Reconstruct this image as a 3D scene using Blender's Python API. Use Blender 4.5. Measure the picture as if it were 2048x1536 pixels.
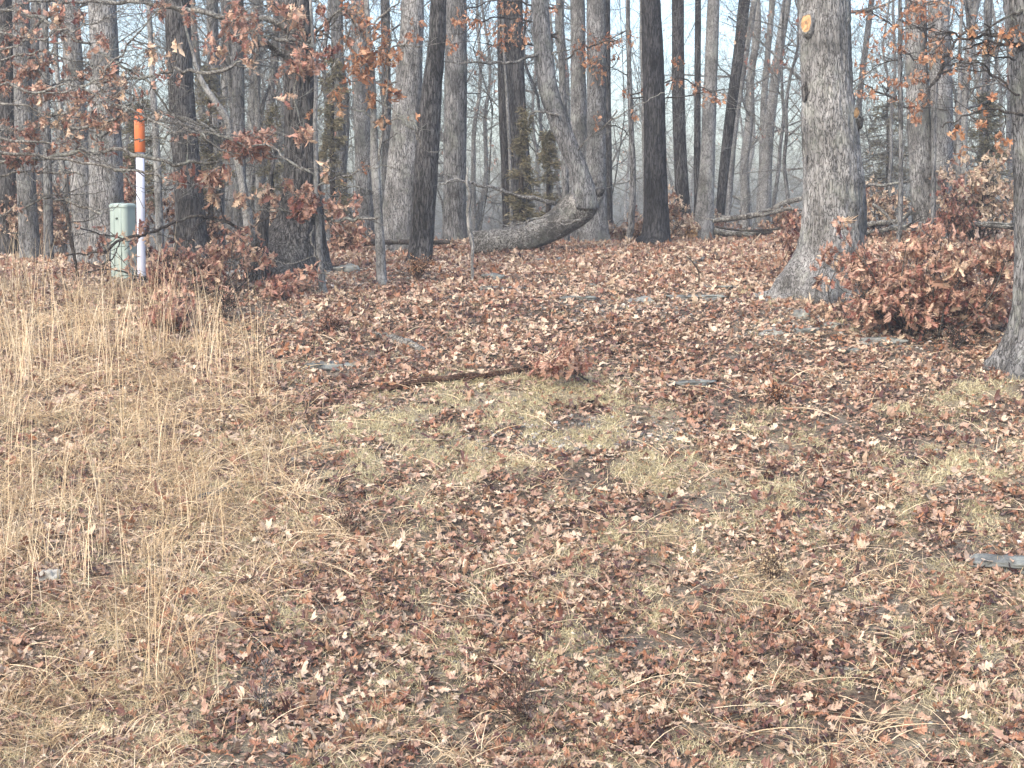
import bpy, math, random
import numpy as np
from mathutils import Vector

for o in list(bpy.data.objects): bpy.data.objects.remove(o)
SC = bpy.context.scene
COL = SC.collection
RS = np.random.RandomState(7)
random.seed(7)

# ------------------------------------------------------------------ camera
F = 3400.0                       # focal length in pixels of a 2048 wide frame
PITCH = math.atan(313.0 / F)
cam_d = bpy.data.cameras.new('camera'); cam = bpy.data.objects.new('camera', cam_d); COL.objects.link(cam)
cam.location = (0, 0, 0); cam.rotation_euler = (math.pi/2 - PITCH, 0, 0)
cam_d.sensor_width = 36; cam_d.lens = 36*F/2048; cam_d.clip_start = .1; cam_d.clip_end = 1500
SC.camera = cam

# ------------------------------------------------------------------ light
w = bpy.data.worlds.new('World'); SC.world = w; w.use_nodes = True
nt = w.node_tree; nt.nodes.clear()
out = nt.nodes.new('ShaderNodeOutputWorld'); bg = nt.nodes.new('ShaderNodeBackground')
sky = nt.nodes.new('ShaderNodeTexSky'); sky.sky_type = 'NISHITA'; sky.sun_disc = False
sky.sun_elevation = math.radians(42); sky.sun_rotation = math.radians(215); sky.air_density = 1.0; sky.dust_density = 4.0; sky.ozone_density = 1.0
hsv = nt.nodes.new('ShaderNodeHueSaturation'); hsv.inputs['Saturation'].default_value = 1.15; hsv.inputs['Value'].default_value = .95
nt.links.new(sky.outputs[0], hsv.inputs['Color']); nt.links.new(hsv.outputs[0], bg.inputs['Color'])
bg.inputs['Strength'].default_value = .15
nt.links.new(bg.outputs[0], out.inputs['Surface'])
sd = bpy.data.lights.new('sun', 'SUN'); sd.energy = .5; sd.angle = math.radians(70); sd.color = (1, .995, .985)
so = bpy.data.objects.new('sun', sd); COL.objects.link(so)
az = math.radians(215); el = math.radians(42)
sv = Vector((math.sin(az)*math.cos(el), math.cos(az)*math.cos(el), math.sin(el)))
so.rotation_euler = sv.to_track_quat('Z', 'Y').to_euler(); so.location = (0, 0, 30)
SC.view_settings.view_transform = 'Standard'; SC.view_settings.look = 'None'
SC.view_settings.gamma = 1; SC.view_settings.use_curve_mapping = False
SC.view_settings.exposure = 1.92
SC.render.engine = 'CYCLES'
SC.cycles.max_bounces = 6; SC.cycles.diffuse_bounces = 3; SC.cycles.transparent_max_bounces = 4; SC.cycles.volume_bounces = 0

# ------------------------------------------------------------------ noise
def _h(i, j, k, s):
    with np.errstate(over='ignore'):
        n = (i.astype(np.int64)*374761393 + j.astype(np.int64)*668265263 + k.astype(np.int64)*1274126177 + s*974634777) & 0xffffffff
        n = ((n ^ (n >> 13))*1274126177) & 0xffffffff
        n = (n ^ (n >> 16)) & 0xffff
    return n/32767.5 - 1
def vn(p, s=0):
    p = np.asarray(p, float); f = np.floor(p); t = p - f; t = t*t*(3-2*t); i = f.astype(np.int64)
    r = 0
    for a in (0, 1):
        for b in (0, 1):
            for c in (0, 1):
                wt = (t[:,0] if a else 1-t[:,0])*(t[:,1] if b else 1-t[:,1])*(t[:,2] if c else 1-t[:,2])
                r = r + wt*_h(i[:,0]+a, i[:,1]+b, i[:,2]+c, s)
    return r
def fbm(p, o=3, s=0):
    r = 0; a = 1
    for q in range(o):
        r = r + a*vn(np.asarray(p)*2**q, s+q); a *= .5
    return r
def n2(x, y, sc, s=0, o=2):
    x = np.atleast_1d(np.asarray(x, float)); y = np.atleast_1d(np.asarray(y, float))
    return fbm(np.stack([x/sc, y/sc, np.full(x.shape, s*3.7+.5)], 1), o, s)

# ------------------------------------------------------------------ terrain
PD = [-60, -8, 0, 3, 6, 8.5, 11, 14, 17, 20, 24, 27, 30, 36, 45, 60, 100, 300]
PZ = [-1.2, -1.6, -1.7, -2.4, -2.9, -2.92, -2.38, -1.70, -1.05, -.80, -.71, -.67, -.80, -1.8, -3.6, -5.5, -7.5, -9]
PZ = [z+.0162*d if 0 <= d <= 30 else z+.4 if d > 30 and d < 50 else z for d, z in zip(PD, PZ)]
_dd = np.arange(-60, 300, .25); _zz = np.interp(_dd, PD, PZ)
_k = np.hanning(9); _k /= _k.sum(); _zp = np.convolve(np.pad(_zz, 4, 'edge'), _k, 'valid')
def sst(a, b, x):
    t = np.clip((x-a)/(b-a), 0, 1); return t*t*(3-2*t)
def H(x, y):
    x = np.atleast_1d(np.asarray(x, float)); y = np.atleast_1d(np.asarray(y, float))
    z = np.interp(y, _dd, _zp)
    z = z + .032*np.clip(x, -14, 14)*sst(17, 26, y)*(1-sst(40, 70, y))
    z = z + (.05*n2(x, y, 2.2, 1) + .022*n2(x, y, .6, 2))*(1-sst(60, 90, y))*(y > -20)
    z = z + .9*n2(x, y, 25, 5)*sst(40, 80, y)
    return z
def H1(x, y): return float(H(x, y)[0])
CT, ST = math.cos(PITCH), math.sin(PITCH)
def P(px, py, d):
    u = (px-1024)/F; v = (768-py)/F
    y = CT + v*ST; z = -ST + v*CT; s = d/y
    return np.array([u*s, d, z*s])
def at(px, py, lo=6, hi=34):
    ds = np.arange(lo, hi, .02); u = (px-1024)/F; v = (768-py)/F
    y = CT+v*ST; z = -ST+v*CT; s = ds/y
    g = H(u*s, ds) - z*s
    k = np.argmax(g > 0)
    if g[k] <= 0: k = len(ds)-1
    return np.array([u*s[k], ds[k], z*s[k]])
def proj(x, y, z):
    fw = y*CT - z*ST; up = y*ST + z*CT
    return 1024 + F*x/fw, 768 - F*up/fw

# ------------------------------------------------------------------ mesh helpers
def mesh(name, V, faces, mat, parent=None, loc=(0,0,0), smooth=True, attr=None):
    V = np.asarray(V, np.float32) - np.asarray(loc, np.float32)
    me = bpy.data.meshes.new(name)
    me.vertices.add(len(V)); me.vertices.foreach_set('co', V.ravel())
    faces = [f for f in faces if len(f)]
    li = np.concatenate([np.asarray(f, np.int32).ravel() for f in faces])
    tot = np.concatenate([np.full(len(f), len(f[0]), np.int32) for f in faces])
    st = np.concatenate([[0], np.cumsum(tot)[:-1]]).astype(np.int32)
    me.loops.add(len(li)); me.loops.foreach_set('vertex_index', li)
    me.polygons.add(len(tot)); me.polygons.foreach_set('loop_start', st); me.polygons.foreach_set('loop_total', tot)
    me.polygons.foreach_set('use_smooth', np.full(len(tot), smooth))
    if attr is not None:
        a = me.attributes.new('rnd', 'FLOAT', 'POINT'); a.data.foreach_set('value', np.asarray(attr, np.float32))
    me.update(calc_edges=True); me.validate()
    if mat: me.materials.append(mat)
    o = bpy.data.objects.new(name, me); COL.objects.link(o)
    if parent: o.parent = parent
    else: o.location = loc
    return o
def tag(o, label=None, cat=None, group=None, kind=None):
    if label: o['label'] = label
    if cat: o['category'] = cat
    if group: o['group'] = group
    if kind: o['kind'] = kind
    return o
def empty(name, loc, label, cat, group=None):
    o = bpy.data.objects.new(name, None); COL.objects.link(o); o.location = [float(c) for c in loc]
    o.empty_display_size = .2
    return tag(o, label, cat, group)

class MB:                                     # collects tubes and other pieces of one part
    def __init__(s): s.V = []; s.Q = []; s.T = []; s.n = 0
    def add(s, V, Q=None, T=None):
        if Q is not None and len(Q): s.Q.append(np.asarray(Q)+s.n)
        if T is not None and len(T): s.T.append(np.asarray(T)+s.n)
        s.V.append(V); s.n += len(V)
    def tube(s, pts, rad, k=5, disp=None, cap=True):
        pts = np.asarray(pts, float); rad = np.asarray(rad, float); n = len(pts)
        tg = np.gradient(pts, axis=0); tg /= np.linalg.norm(tg, axis=1)[:,None]+1e-9
        m = np.abs(tg.mean(0)); ref = np.eye(3)[int(np.argmin(m))]
        a = ref - tg*(tg@ref)[:,None]; a /= np.linalg.norm(a, axis=1)[:,None]+1e-9
        b = np.cross(tg, a)
        th = np.arange(k)/k*2*math.pi
        R = np.repeat(rad[:,None], k, 1)
        if disp is not None: R = disp(pts, R, th, a, b)
        V = pts[:,None,:] + R[:,:,None]*(np.cos(th)[None,:,None]*a[:,None,:] + np.sin(th)[None,:,None]*b[:,None,:])
        V = V.reshape(-1, 3)
        i = np.arange(n-1)[:,None]*k; j = np.arange(k)[None,:]; j2 = (j+1) % k
        Q = np.stack([i+j, i+j2, i+k+j2, i+k+j], -1).reshape(-1, 4)
        T = None
        if cap:
            V = np.vstack([V, pts[0], pts[-1]]); c0 = n*k; c1 = c0+1; jj = np.arange(k); jn = (jj+1) % k
            T = np.vstack([np.stack([np.full(k, c0), jn, jj], 1), np.stack([np.full(k, c1), (n-1)*k+jj, (n-1)*k+jn], 1)])
        s.add(V, Q, T)
    def build(s, name, mat, parent=None, loc=(0,0,0), smooth=True):
        V = np.vstack(s.V); fs = []
        if s.Q: fs.append(np.vstack(s.Q))
        if s.T: fs.append(np.vstack(s.T))
        return mesh(name, V, fs, mat, parent, loc, smooth)

def spline(ct, n):                            # catmull-rom through rows of any width
    ct = np.asarray(ct, float); m = len(ct)
    if m == 2:
        t = np.linspace(0, 1, n)[:,None]; return ct[0]*(1-t)+ct[1]*t
    c = np.vstack([2*ct[0]-ct[1], ct, 2*ct[-1]-ct[-2]])
    L = np.linalg.norm(np.diff(ct[:,:3], axis=0), axis=1); cu = np.concatenate([[0], np.cumsum(L)]); cu /= cu[-1]
    q = np.linspace(0, 1, n); k = np.clip(np.searchsorted(cu, q, 'right')-1, 0, m-2)
    t = ((q-cu[k])/(cu[k+1]-cu[k]+1e-9))[:,None]
    p0, p1, p2, p3 = c[k], c[k+1], c[k+2], c[k+3]
    return .5*((2*p1)+(p2-p0)*t+(2*p0-5*p1+4*p2-p3)*t*t+(3*p1-p0-3*p2+p3)*t**3)

# ------------------------------------------------------------------ materials
def mat(name):
    m = bpy.data.materials.new(name); m.use_nodes = True; t = m.node_tree; t.nodes.clear()
    o = t.nodes.new('ShaderNodeOutputMaterial'); b = t.nodes.new('ShaderNodeBsdfPrincipled')
    t.links.new(b.outputs[0], o.inputs[0]); b.inputs['Specular IOR Level'].default_value = .3
    return m, t, b, o
def ramp(t, src, stops, interp='LINEAR'):
    r = t.nodes.new('ShaderNodeValToRGB'); e = r.color_ramp.elements; r.color_ramp.interpolation = interp
    while len(e) < len(stops): e.new(.5)
    for k, (p, c) in enumerate(stops):
        e[k].position = p; e[k].color = (*c, 1) if len(c) == 3 else c
    t.links.new(src, r.inputs[0]); return r.outputs[0]
def noise(t, vec, scale, detail=4, rough=.6, dist=0):
    n = t.nodes.new('ShaderNodeTexNoise'); n.inputs['Scale'].default_value = scale
    n.inputs['Detail'].default_value = detail; n.inputs['Roughness'].default_value = rough; n.inputs['Distortion'].default_value = dist
    t.links.new(vec, n.inputs['Vector']); return n.outputs[0]
def mapping(t, vec, sc):
    m = t.nodes.new('ShaderNodeMapping'); m.inputs['Scale'].default_value = sc; t.links.new(vec, m.inputs['Vector']); return m.outputs[0]
def mix(t, fac, a, b, mode='MIX'):
    m = t.nodes.new('ShaderNodeMix'); m.data_type = 'RGBA'; m.blend_type = mode
    if isinstance(fac, (int, float)): m.inputs[0].default_value = fac
    else: t.links.new(fac, m.inputs[0])
    for s, q in ((a, 6), (b, 7)):
        if isinstance(s, tuple): m.inputs[q].default_value = (*s, 1)
        else: t.links.new(s, m.inputs[q])
    return m.outputs[2]
def math_(t, op, a, b=0.0):
    m = t.nodes.new('ShaderNodeMath'); m.operation = op
    for q, s in enumerate((a, b)):
        if isinstance(s, (int, float)): m.inputs[q].default_value = s
        else: t.links.new(s, m.inputs[q])
    return m.outputs[0]
def bump(t, b, h, st, dist=.01):
    n = t.nodes.new('ShaderNodeBump'); n.inputs['Strength'].default_value = st; n.inputs['Distance'].default_value = dist
    t.links.new(h, n.inputs['Height']); t.links.new(n.outputs[0], b.inputs['Normal'])
def coord(t): return t.nodes.new('ShaderNodeTexCoord').outputs['Object']

def bark(name, dark, mid, light, sc=14, st=.22, lichen=.35, lcol=(.34,.37,.31), patch=0.0, dist=.02):
    m, t, b, o = mat(name); c = coord(t)
    v = mapping(t, c, (1, 1, st))
    vo = t.nodes.new('ShaderNodeTexVoronoi'); vo.feature = 'DISTANCE_TO_EDGE'; vo.inputs['Scale'].default_value = sc
    wob = t.nodes.new('ShaderNodeTexNoise'); wob.inputs['Scale'].default_value = sc*.8; wob.inputs['Detail'].default_value = 3; t.links.new(v, wob.inputs['Vector'])
    vm = t.nodes.new('ShaderNodeVectorMath'); vm.operation = 'MULTIPLY_ADD'; t.links.new(wob.outputs['Color'], vm.inputs[0])
    vm.inputs[1].default_value = (1.6/sc*2,)*3; t.links.new(v, vm.inputs[2])
    t.links.new(vm.outputs[0], vo.inputs['Vector'])
    crack = ramp(t, vo.outputs['Distance'], [(0, (0,0,0)), (.07, (.6,.6,.6)), (.22, (1,1,1))])
    n1 = noise(t, mapping(t, c, (1,1,st*.45)), sc*2.4, 6, .75, .6); n3 = noise(t, c, sc*3.5, 4, .8); n2_ = noise(t, mapping(t, c, (1,1,.6)), 2.2, 4, .6)
    h = math_(t, 'ADD', math_(t, 'MULTIPLY', crack, .32), math_(t, 'ADD', math_(t, 'MULTIPLY', n1, .62), math_(t, 'MULTIPLY', n3, .50)))
    col = ramp(t, h, [(.57, dark), (.74, mid), (.93, light)])
    col = mix(t, 1.0, col, ramp(t, noise(t, mapping(t, c, (1,1,.5)), 3.3, 5, .65), [(.34, (.42,.41,.39)), (.5, (.90,.90,.90)), (.64, (1.2,1.2,1.2))]), 'MULTIPLY')
    if patch:
        col = mix(t, ramp(t, n2_, [(.5, (0,0,0)), (.62, (patch,)*3)]), col, tuple(x*.38 for x in mid))
    lf = ramp(t, noise(t, c, 3.1, 5, .7), [(.52, (0,0,0)), (.68, (lichen,)*3)])
    col = mix(t, lf, col, lcol)
    t.links.new(col, b.inputs['Base Color']); b.inputs['Roughness'].default_value = .95; b.inputs['Specular IOR Level'].default_value = .1
    bump(t, b, h, 1.0, dist); return m
M = {}
M['pale'] = bark('pale_oak_bark', (.034,.034,.033), (.195,.195,.188), (.355,.355,.345), 33, .24, .35, patch=.7)
M['grey'] = bark('grey_bark', (.028,.029,.029), (.13,.131,.129), (.26,.262,.258), 26, .2, .35, patch=.5)
M['smooth'] = bark('smooth_grey_bark', (.08,.08,.077), (.18,.18,.172), (.285,.285,.272), 18, .5, .3, patch=.4, dist=.006)
M['dark'] = bark('dark_oak_bark', (.010,.010,.010), (.045,.044,.042), (.15,.145,.14), 30, .14, .06)
M['charcoal'] = bark('charcoal_bark', (.006,.006,.007), (.022,.022,.023), (.08,.08,.082), 30, .14, .04)
M['log'] = bark('weathered_log_bark', (.022,.019,.016), (.155,.148,.13), (.35,.34,.31), 24, .8, .35, patch=.8)
M['wiry'] = bark('wiry_stem_bark', (.08,.05,.04), (.16,.105,.08), (.30,.22,.165), 40, .8, .0)
M['twig'] = bark('twig_bark', (.06,.055,.05), (.15,.14,.125), (.30,.30,.27), 22, .6, .5)
M['twigdark'] = bark('dark_twig_bark', (.02,.018,.016), (.06,.052,.046), (.13,.115,.10), 30, .6, .3)
M['brownstick'] = bark('brown_stick_bark', (.025,.015,.01), (.085,.045,.03), (.16,.10,.07), 40, .8, .1)

def leafmat(name, stops, back=.35, rough=.5, transl=.2):
    m, t, b, o = mat(name); at_ = t.nodes.new('ShaderNodeAttribute'); at_.attribute_name = 'rnd'
    c = ramp(t, at_.outputs['Fac'], stops)
    nz = noise(t, coord(t), 45, 2, .6)
    c = mix(t, .5, c, ramp(t, nz, [(.3, (.62,.58,.55)), (.7, (1.25,1.22,1.2))]), 'MULTIPLY')
    g = t.nodes.new('ShaderNodeNewGeometry')
    pale = mix(t, back, c, (.42,.31,.22))
    c2 = mix(t, g.outputs['Backfacing'], c, pale)
    t.links.new(c2, b.inputs['Base Color']); b.inputs['Roughness'].default_value = rough; b.inputs['Specular IOR Level'].default_value = .45
    if transl:
        tr = t.nodes.new('ShaderNodeBsdfTranslucent'); t.links.new(c2, tr.inputs['Color'])
        ms = t.nodes.new('ShaderNodeMixShader'); ms.inputs[0].default_value = transl
        t.links.new(b.outputs[0], ms.inputs[1]); t.links.new(tr.outputs[0], ms.inputs[2]); t.links.new(ms.outputs[0], o.inputs[0])
    return m
LS = [(0, (.035,.014,.011)), (.14, (.085,.034,.025)), (.29, (.17,.080,.055)), (.43, (.27,.125,.060)), (.56, (.27,.175,.125)),
      (.68, (.39,.295,.215)), (.82, (.48,.385,.28)), (1, (.52,.43,.31))]
M['litter'] = leafmat('fallen_leaf', LS, .35, .42, .12)
M['hang'] = leafmat('hanging_leaf', [(0, (.10,.034,.028)), (.3, (.24,.10,.07)), (.55, (.38,.21,.15)), (.8, (.46,.32,.23)), (1, (.56,.43,.30))], .35, .42, .18)
M['orange'] = leafmat('orange_hanging_leaf', [(0, (.22,.08,.04)), (.5, (.38,.175,.08)), (1, (.48,.33,.19))], .3, .45, .22)
M['straw'] = leafmat('dry_grass_blade', [(0, (.16,.115,.07)), (.35, (.37,.275,.16)), (.7, (.59,.465,.285)), (1, (.75,.64,.45))], .1, .55, .25)
M['olive'] = leafmat('short_grass_blade', [(0, (.16,.135,.08)), (.4, (.37,.335,.19)), (.8, (.57,.52,.32)), (1, (.68,.63,.42))], .1, .6, .25)
M['cedar'] = leafmat('cedar_foliage', [(0, (.06,.06,.035)), (.5, (.14,.135,.075)), (1, (.26,.22,.12))], .1, .6, .2)

def rockmat(name, a, b_, lich=.4):
    m, t, b, o = mat(name); c = coord(t)
    n1 = noise(t, c, 9, 6, .65); col = ramp(t, n1, [(.3, a), (.7, b_)])
    col = mix(t, ramp(t, noise(t, c, 6, 5, .7), [(.5, (0,0,0)), (.66, (lich,)*3)]), col, (.40,.43,.36))
    t.links.new(col, b.inputs['Base Color']); b.inputs['Roughness'].default_value = .85
    bump(t, b, noise(t, c, 22, 8, .7), .7, .02); return m
M['rock'] = rockmat('grey_stone', (.09,.095,.09), (.24,.25,.235))
M['slate'] = rockmat('blue_grey_stone', (.07,.075,.07), (.165,.175,.165), .35)
M['palerock'] = rockmat('pale_stone', (.20,.20,.18), (.42,.41,.37), .2)

m, t, b, o = mat('forest_soil'); c = coord(t)
col = ramp(t, noise(t, c, 30, 6, .75), [(.3, (.022,.016,.011)), (.5, (.075,.055,.038)), (.7, (.19,.145,.10))])
col = mix(t, ramp(t, noise(t, c, 1.3, 4, .6), [(.45, (0,0,0)), (.62, (.7,.7,.7))]), col, ramp(t, noise(t, c, 55, 4, .7), [(.35, (.07,.06,.048)), (.65, (.27,.24,.19))]))
ga = t.nodes.new('ShaderNodeAttribute'); ga.attribute_name = 'rnd'
thc = ramp(t, noise(t, c, 60, 5, .75), [(.38, (.10,.08,.05)), (.52, (.28,.24,.155)), (.68, (.50,.45,.30))])
thg = ramp(t, noise(t, mapping(t, c, (1,1,3)), 50, 5, .75), [(.40, (.075,.052,.034)), (.54, (.25,.18,.115)), (.7, (.52,.42,.28))])
thx = mix(t, ramp(t, ga.outputs['Fac'], [(.5, (0,0,0)), (.7, (1,1,1))]), thc, thg)
col = mix(t, ramp(t, ga.outputs['Fac'], [(.08, (0,0,0)), (.4, (.85,.85,.85))]), col, thx)
t.links.new(col, b.inputs['Base Color']); b.inputs['Roughness'].default_value = .95
bump(t, b, noise(t, c, 40, 6, .7), 1.0, .03); M['soil'] = m

# ------------------------------------------------------------------ ground
def axis(fine, lo, hi, far_lo, far_hi):
    a = list(np.arange(lo, hi, fine)); st = fine; v = a[-1]
    while v < far_hi: st *= 1.16; v += st; a.append(v)
    st = fine; v = lo; pre = []
    while v > far_lo: st *= 1.16; v -= st; pre.append(v)
    return np.array(pre[::-1]+a)
xs = axis(.09, -11, 11, -110, 110); ys = axis(.08, 6, 31, -50, 118)
X, Y = np.meshgrid(xs, ys); Z = H(X.ravel(), Y.ravel())
Vg = np.stack([X.ravel(), Y.ravel(), Z], 1); nx, ny = len(xs), len(ys)
ii = (np.arange(ny-1)[:,None]*nx + np.arange(nx-1)[None,:]).ravel()
GROUND = (Vg, ii)

# ------------------------------------------------------------------ ground cover masks (patches seen on the slope)
def ell(px, py, L):
    r = np.zeros(len(px))
    for cx, cy, rx, ry, s in L:
        q = ((px-cx)/rx)**2 + ((py-cy)/ry)**2
        r = np.maximum(r, s*np.clip(1.25-q, 0, 1))
    return r
MOSS = [(1000,850,430,110,1), (640,900,240,90,.9), (1250,950,300,80,.9), (950,960,300,60,.8), (1850,950,230,120,.75), (2000,1000,120,90,.9), (1000,1260,360,150,.6),
        (1800,1420,360,120,.6), (650,1230,200,90,.5), (2000,775,110,28,1), (1880,820,150,40,.6), (1100,1090,260,60,.6), (1500,1130,120,50,.5), (1350,560,400,12,.1),
        (700,1450,200,80,.5), (1300,1480,200,80,.55), (1900,1150,160,70,.6)]
MAT = [(1750,1440,420,110,.8), (1500,1180,180,70,.6), (1350,1090,140,40,.7), (1190,1150,70,30,.8), (900,1480,150,60,.4), (580,1060,180,70,.9), (300,640,330,40,.8), (1750,1180,200,60,.5)]
GRAV = [(1200,870,220,40,1), (1050,880,200,30,.6), (1330,620,350,30,.6), (1600,660,140,35,.8), (1850,680,200,26,.7), (700,560,150,25,.5), (2000,1090,90,30,.5)]
def BASE(px, py): return .44*np.clip((py-740)/160, 0, 1)
def MOD(x, y): return np.clip(.62+1.5*n2(x, y*.7, .17, 21)+.5*n2(x, y, .6, 22), 0, 1.1)
def leftgrass(px, py, x, y):
    bx = np.interp(py, [480, 560, 620, 700, 900, 1050, 1150, 1250, 1400, 1536, 1800], [120, 300, 420, 470, 590, 640, 560, 470, 400, 340, 340])
    return np.clip((bx-px)/170+.5+.35*n2(x, y, .7, 11), 0, 1)
def field(n, y0, y1, wide=1.22, extra=.8):
    y = np.sqrt(RS.uniform(y0**2, y1**2, n)); x = RS.uniform(-1, 1, n)*(.302*y*wide+extra); return x, y

fw_ = Vg[:,1]*CT - Vg[:,2]*ST; okv = fw_ > 3; gpx = np.where(okv, 1024+F*Vg[:,0]/np.where(okv, fw_, 1), -9999); gpy = np.where(okv, 768-F*(Vg[:,1]*ST+Vg[:,2]*CT)/np.where(okv, fw_, 1), 9999)
tha = np.clip(np.maximum(ell(gpx, gpy, MOSS), BASE(gpx, gpy))*MOD(Vg[:,0], Vg[:,1]), 0, 1)*.5; lgm = leftgrass(gpx, gpy, Vg[:,0], Vg[:,1])*(gpx > -3000)
tha = np.where(lgm > .4, .5+.5*lgm, tha); tha[Vg[:,1] > 24] = 0
g = mesh('ground', Vg, [np.stack([ii, ii+1, ii+nx+1, ii+nx], 1)], M['soil'], attr=tha); g['kind'] = 'structure'
# leaves -------------------------------------------------------------
def leaf_template(kind):
    if kind == 'oak':
        ty = np.array([0, .18, .30, .40, .52, .62, .74, .84, .93, 1]); wx = np.array([.015, .10, .25, .11, .33, .13, .31, .12, .17, .0])
        off = np.array([0, 0, .05, 0, .07, 0, .08, 0, .05, 0])
    elif kind == 'mid':
        ty = np.array([0, .28, .42, .58, .72, .85, 1]); wx = np.array([.02, .22, .12, .32, .14, .24, 0]); off = np.zeros(7)
    else:
        ty = np.array([0, .35, .7, 1]); wx = np.array([.05, .33, .26, 0]); off = np.zeros(4)
    n = len(ty)
    V = np.zeros((3*n, 3)); V[:n,1] = ty; V[n:2*n,1] = ty+off; V[n:2*n,0] = -wx; V[2*n:,1] = ty+off; V[2*n:,0] = wx
    q = [[i, i+1, n+i+1, n+i] for i in range(n-1)] + [[i, 2*n+i, 2*n+i+1, i+1] for i in range(n-1)]
    V[:,1] -= .4
    return V, np.array(q)
TPL = {k: leaf_template(k) for k in ('oak', 'mid', 'frag')}
def leaf_arrays(pos, yax, nrm, size, kind, curl=1.0, rs=RS):
    T, Q = TPL[kind]; N = len(pos); nv = len(T)
    yax = yax/(np.linalg.norm(yax, axis=1)[:,None]+1e-9)
    xa = np.cross(yax, nrm); xa /= np.linalg.norm(xa, axis=1)[:,None]+1e-9; na = np.cross(xa, yax)
    c1 = rs.normal(.35, .9, N)*curl; c2 = rs.normal(.6, 1.6, N)*curl; c3 = rs.normal(0, 1.0, N)*curl
    wsc = rs.uniform(.75, 1.25, N)
    x = T[None,:,0]*wsc[:,None]*(1+rs.normal(0, .16, (N, nv))); y = T[None,:,1]+rs.normal(0, .02, (N, nv))
    z = c1[:,None]*y*y + c2[:,None]*x*x + c3[:,None]*x*y + rs.normal(0, .03, (N, nv))
    y = y*(1-.12*np.abs(c1[:,None])*.5); x = x*(1-.1*np.minimum(np.abs(c2[:,None]), 3))
    V = pos[:,None,:] + size[:,None,None]*(x[:,:,None]*xa[:,None,:]+y[:,:,None]*yax[:,None,:]+z[:,:,None]*na[:,None,:])
    Qa = (Q[None]+np.arange(N)[:,None,None]*nv).reshape(-1, 4)
    return V.reshape(-1, 3), Qa, nv
class Leaves:
    def __init__(s): s.p = []; s.y = []; s.n = []; s.s = []; s.r = []
    def cluster(s, c, rad, n, size, tone=.5, spread=.3, hang=1.0):
        c = np.asarray(c, float); rad = np.broadcast_to(rad, 3)
        d = RS.normal(0, 1, (n, 3)); d /= np.linalg.norm(d, axis=1)[:,None]; d *= RS.uniform(.15, 1, (n, 1))**.6
        s.p.append(c+d*rad); s.y.append(d*.5+RS.normal(0, .45, (n, 3))+np.array([0, 0, -hang]))
        s.n.append(RS.normal(0, 1, (n, 3))); s.s.append(size*RS.uniform(.6, 1.25, n)); s.r.append(np.clip(tone+RS.normal(0, spread, n), 0, 1))
    def build(s, name, mt, parent=None, loc=(0,0,0), kind='mid', curl=1.2):
        if not s.p: return None
        V, Q, nv = leaf_arrays(np.vstack(s.p), np.vstack(s.y), np.vstack(s.n), np.concatenate(s.s), kind, curl)
        return mesh(name, V, [Q], mt, parent, loc, False, np.repeat(np.concatenate(s.r), nv))

def litter(n, y0, y1, kind, smin, smax, lift, tilt, seed, mode):
    x, y = field(n, y0, y1)
    z = H(x, y); px, py = proj(x, y, z)
    mo = np.maximum(ell(px, py, MOSS), BASE(px, py))*MOD(x, y); lg = leftgrass(px, py, x, y); ma = ell(px, py, MAT); gr = ell(px, py, GRAV)
    dens = (1-.90*np.clip(mo*1.15, 0, 1))*(1-.42*lg*np.clip(.9+.9*n2(x, y, .45, 27), .3, 1.5))*(1-.45*ma)*(1-.6*gr)*np.clip(.85+.9*n2(x, y, .5, 23), .2, 1)
    if mode == 'frag': dens = .35+.65*dens
    k = RS.uniform(0, 1, n) < dens; x, y, z, mo, lg = x[k], y[k], z[k], mo[k], lg[k]; N = len(x)
    e = .05; nr = np.stack([-(H(x+e, y)-z)/e, -(H(x, y+e)-z)/e, np.ones(N)], 1)
    nr = nr + RS.normal(0, tilt, (N, 3)); a = RS.uniform(0, 2*math.pi, N)
    ya = np.stack([np.cos(a), np.sin(a), RS.normal(0, tilt*.6, N)], 1)
    flip = RS.uniform(0, 1, N) < .4; nr[flip] *= -1
    pos = np.stack([x, y, z+RS.uniform(.004, lift, N)], 1)
    size = smin+(smax*1.25-smin)*RS.uniform(0, 1, N)**1.5
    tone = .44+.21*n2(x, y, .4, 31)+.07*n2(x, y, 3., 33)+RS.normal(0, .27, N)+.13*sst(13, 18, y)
    V, Q, nv = leaf_arrays(pos, ya, nr, size, kind, 1.0)
    return V, Q, np.repeat(np.clip(tone, 0, 1), nv)
def join(parts):
    o = 0; VV = []; QQ = []; AA = []
    for V, Q, A in parts: VV.append(V); QQ.append(Q+o); AA.append(A); o += len(V)
    return np.vstack(VV), np.vstack(QQ), np.concatenate(AA)
near = litter(36000, 6.5, 11.5, 'oak', .04, .088, .04, .34, 1, 'leaf')
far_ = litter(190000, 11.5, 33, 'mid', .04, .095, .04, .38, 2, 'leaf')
frag = litter(230000, 6.5, 25, 'frag', .015, .045, .025, .4, 3, 'frag')

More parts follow.
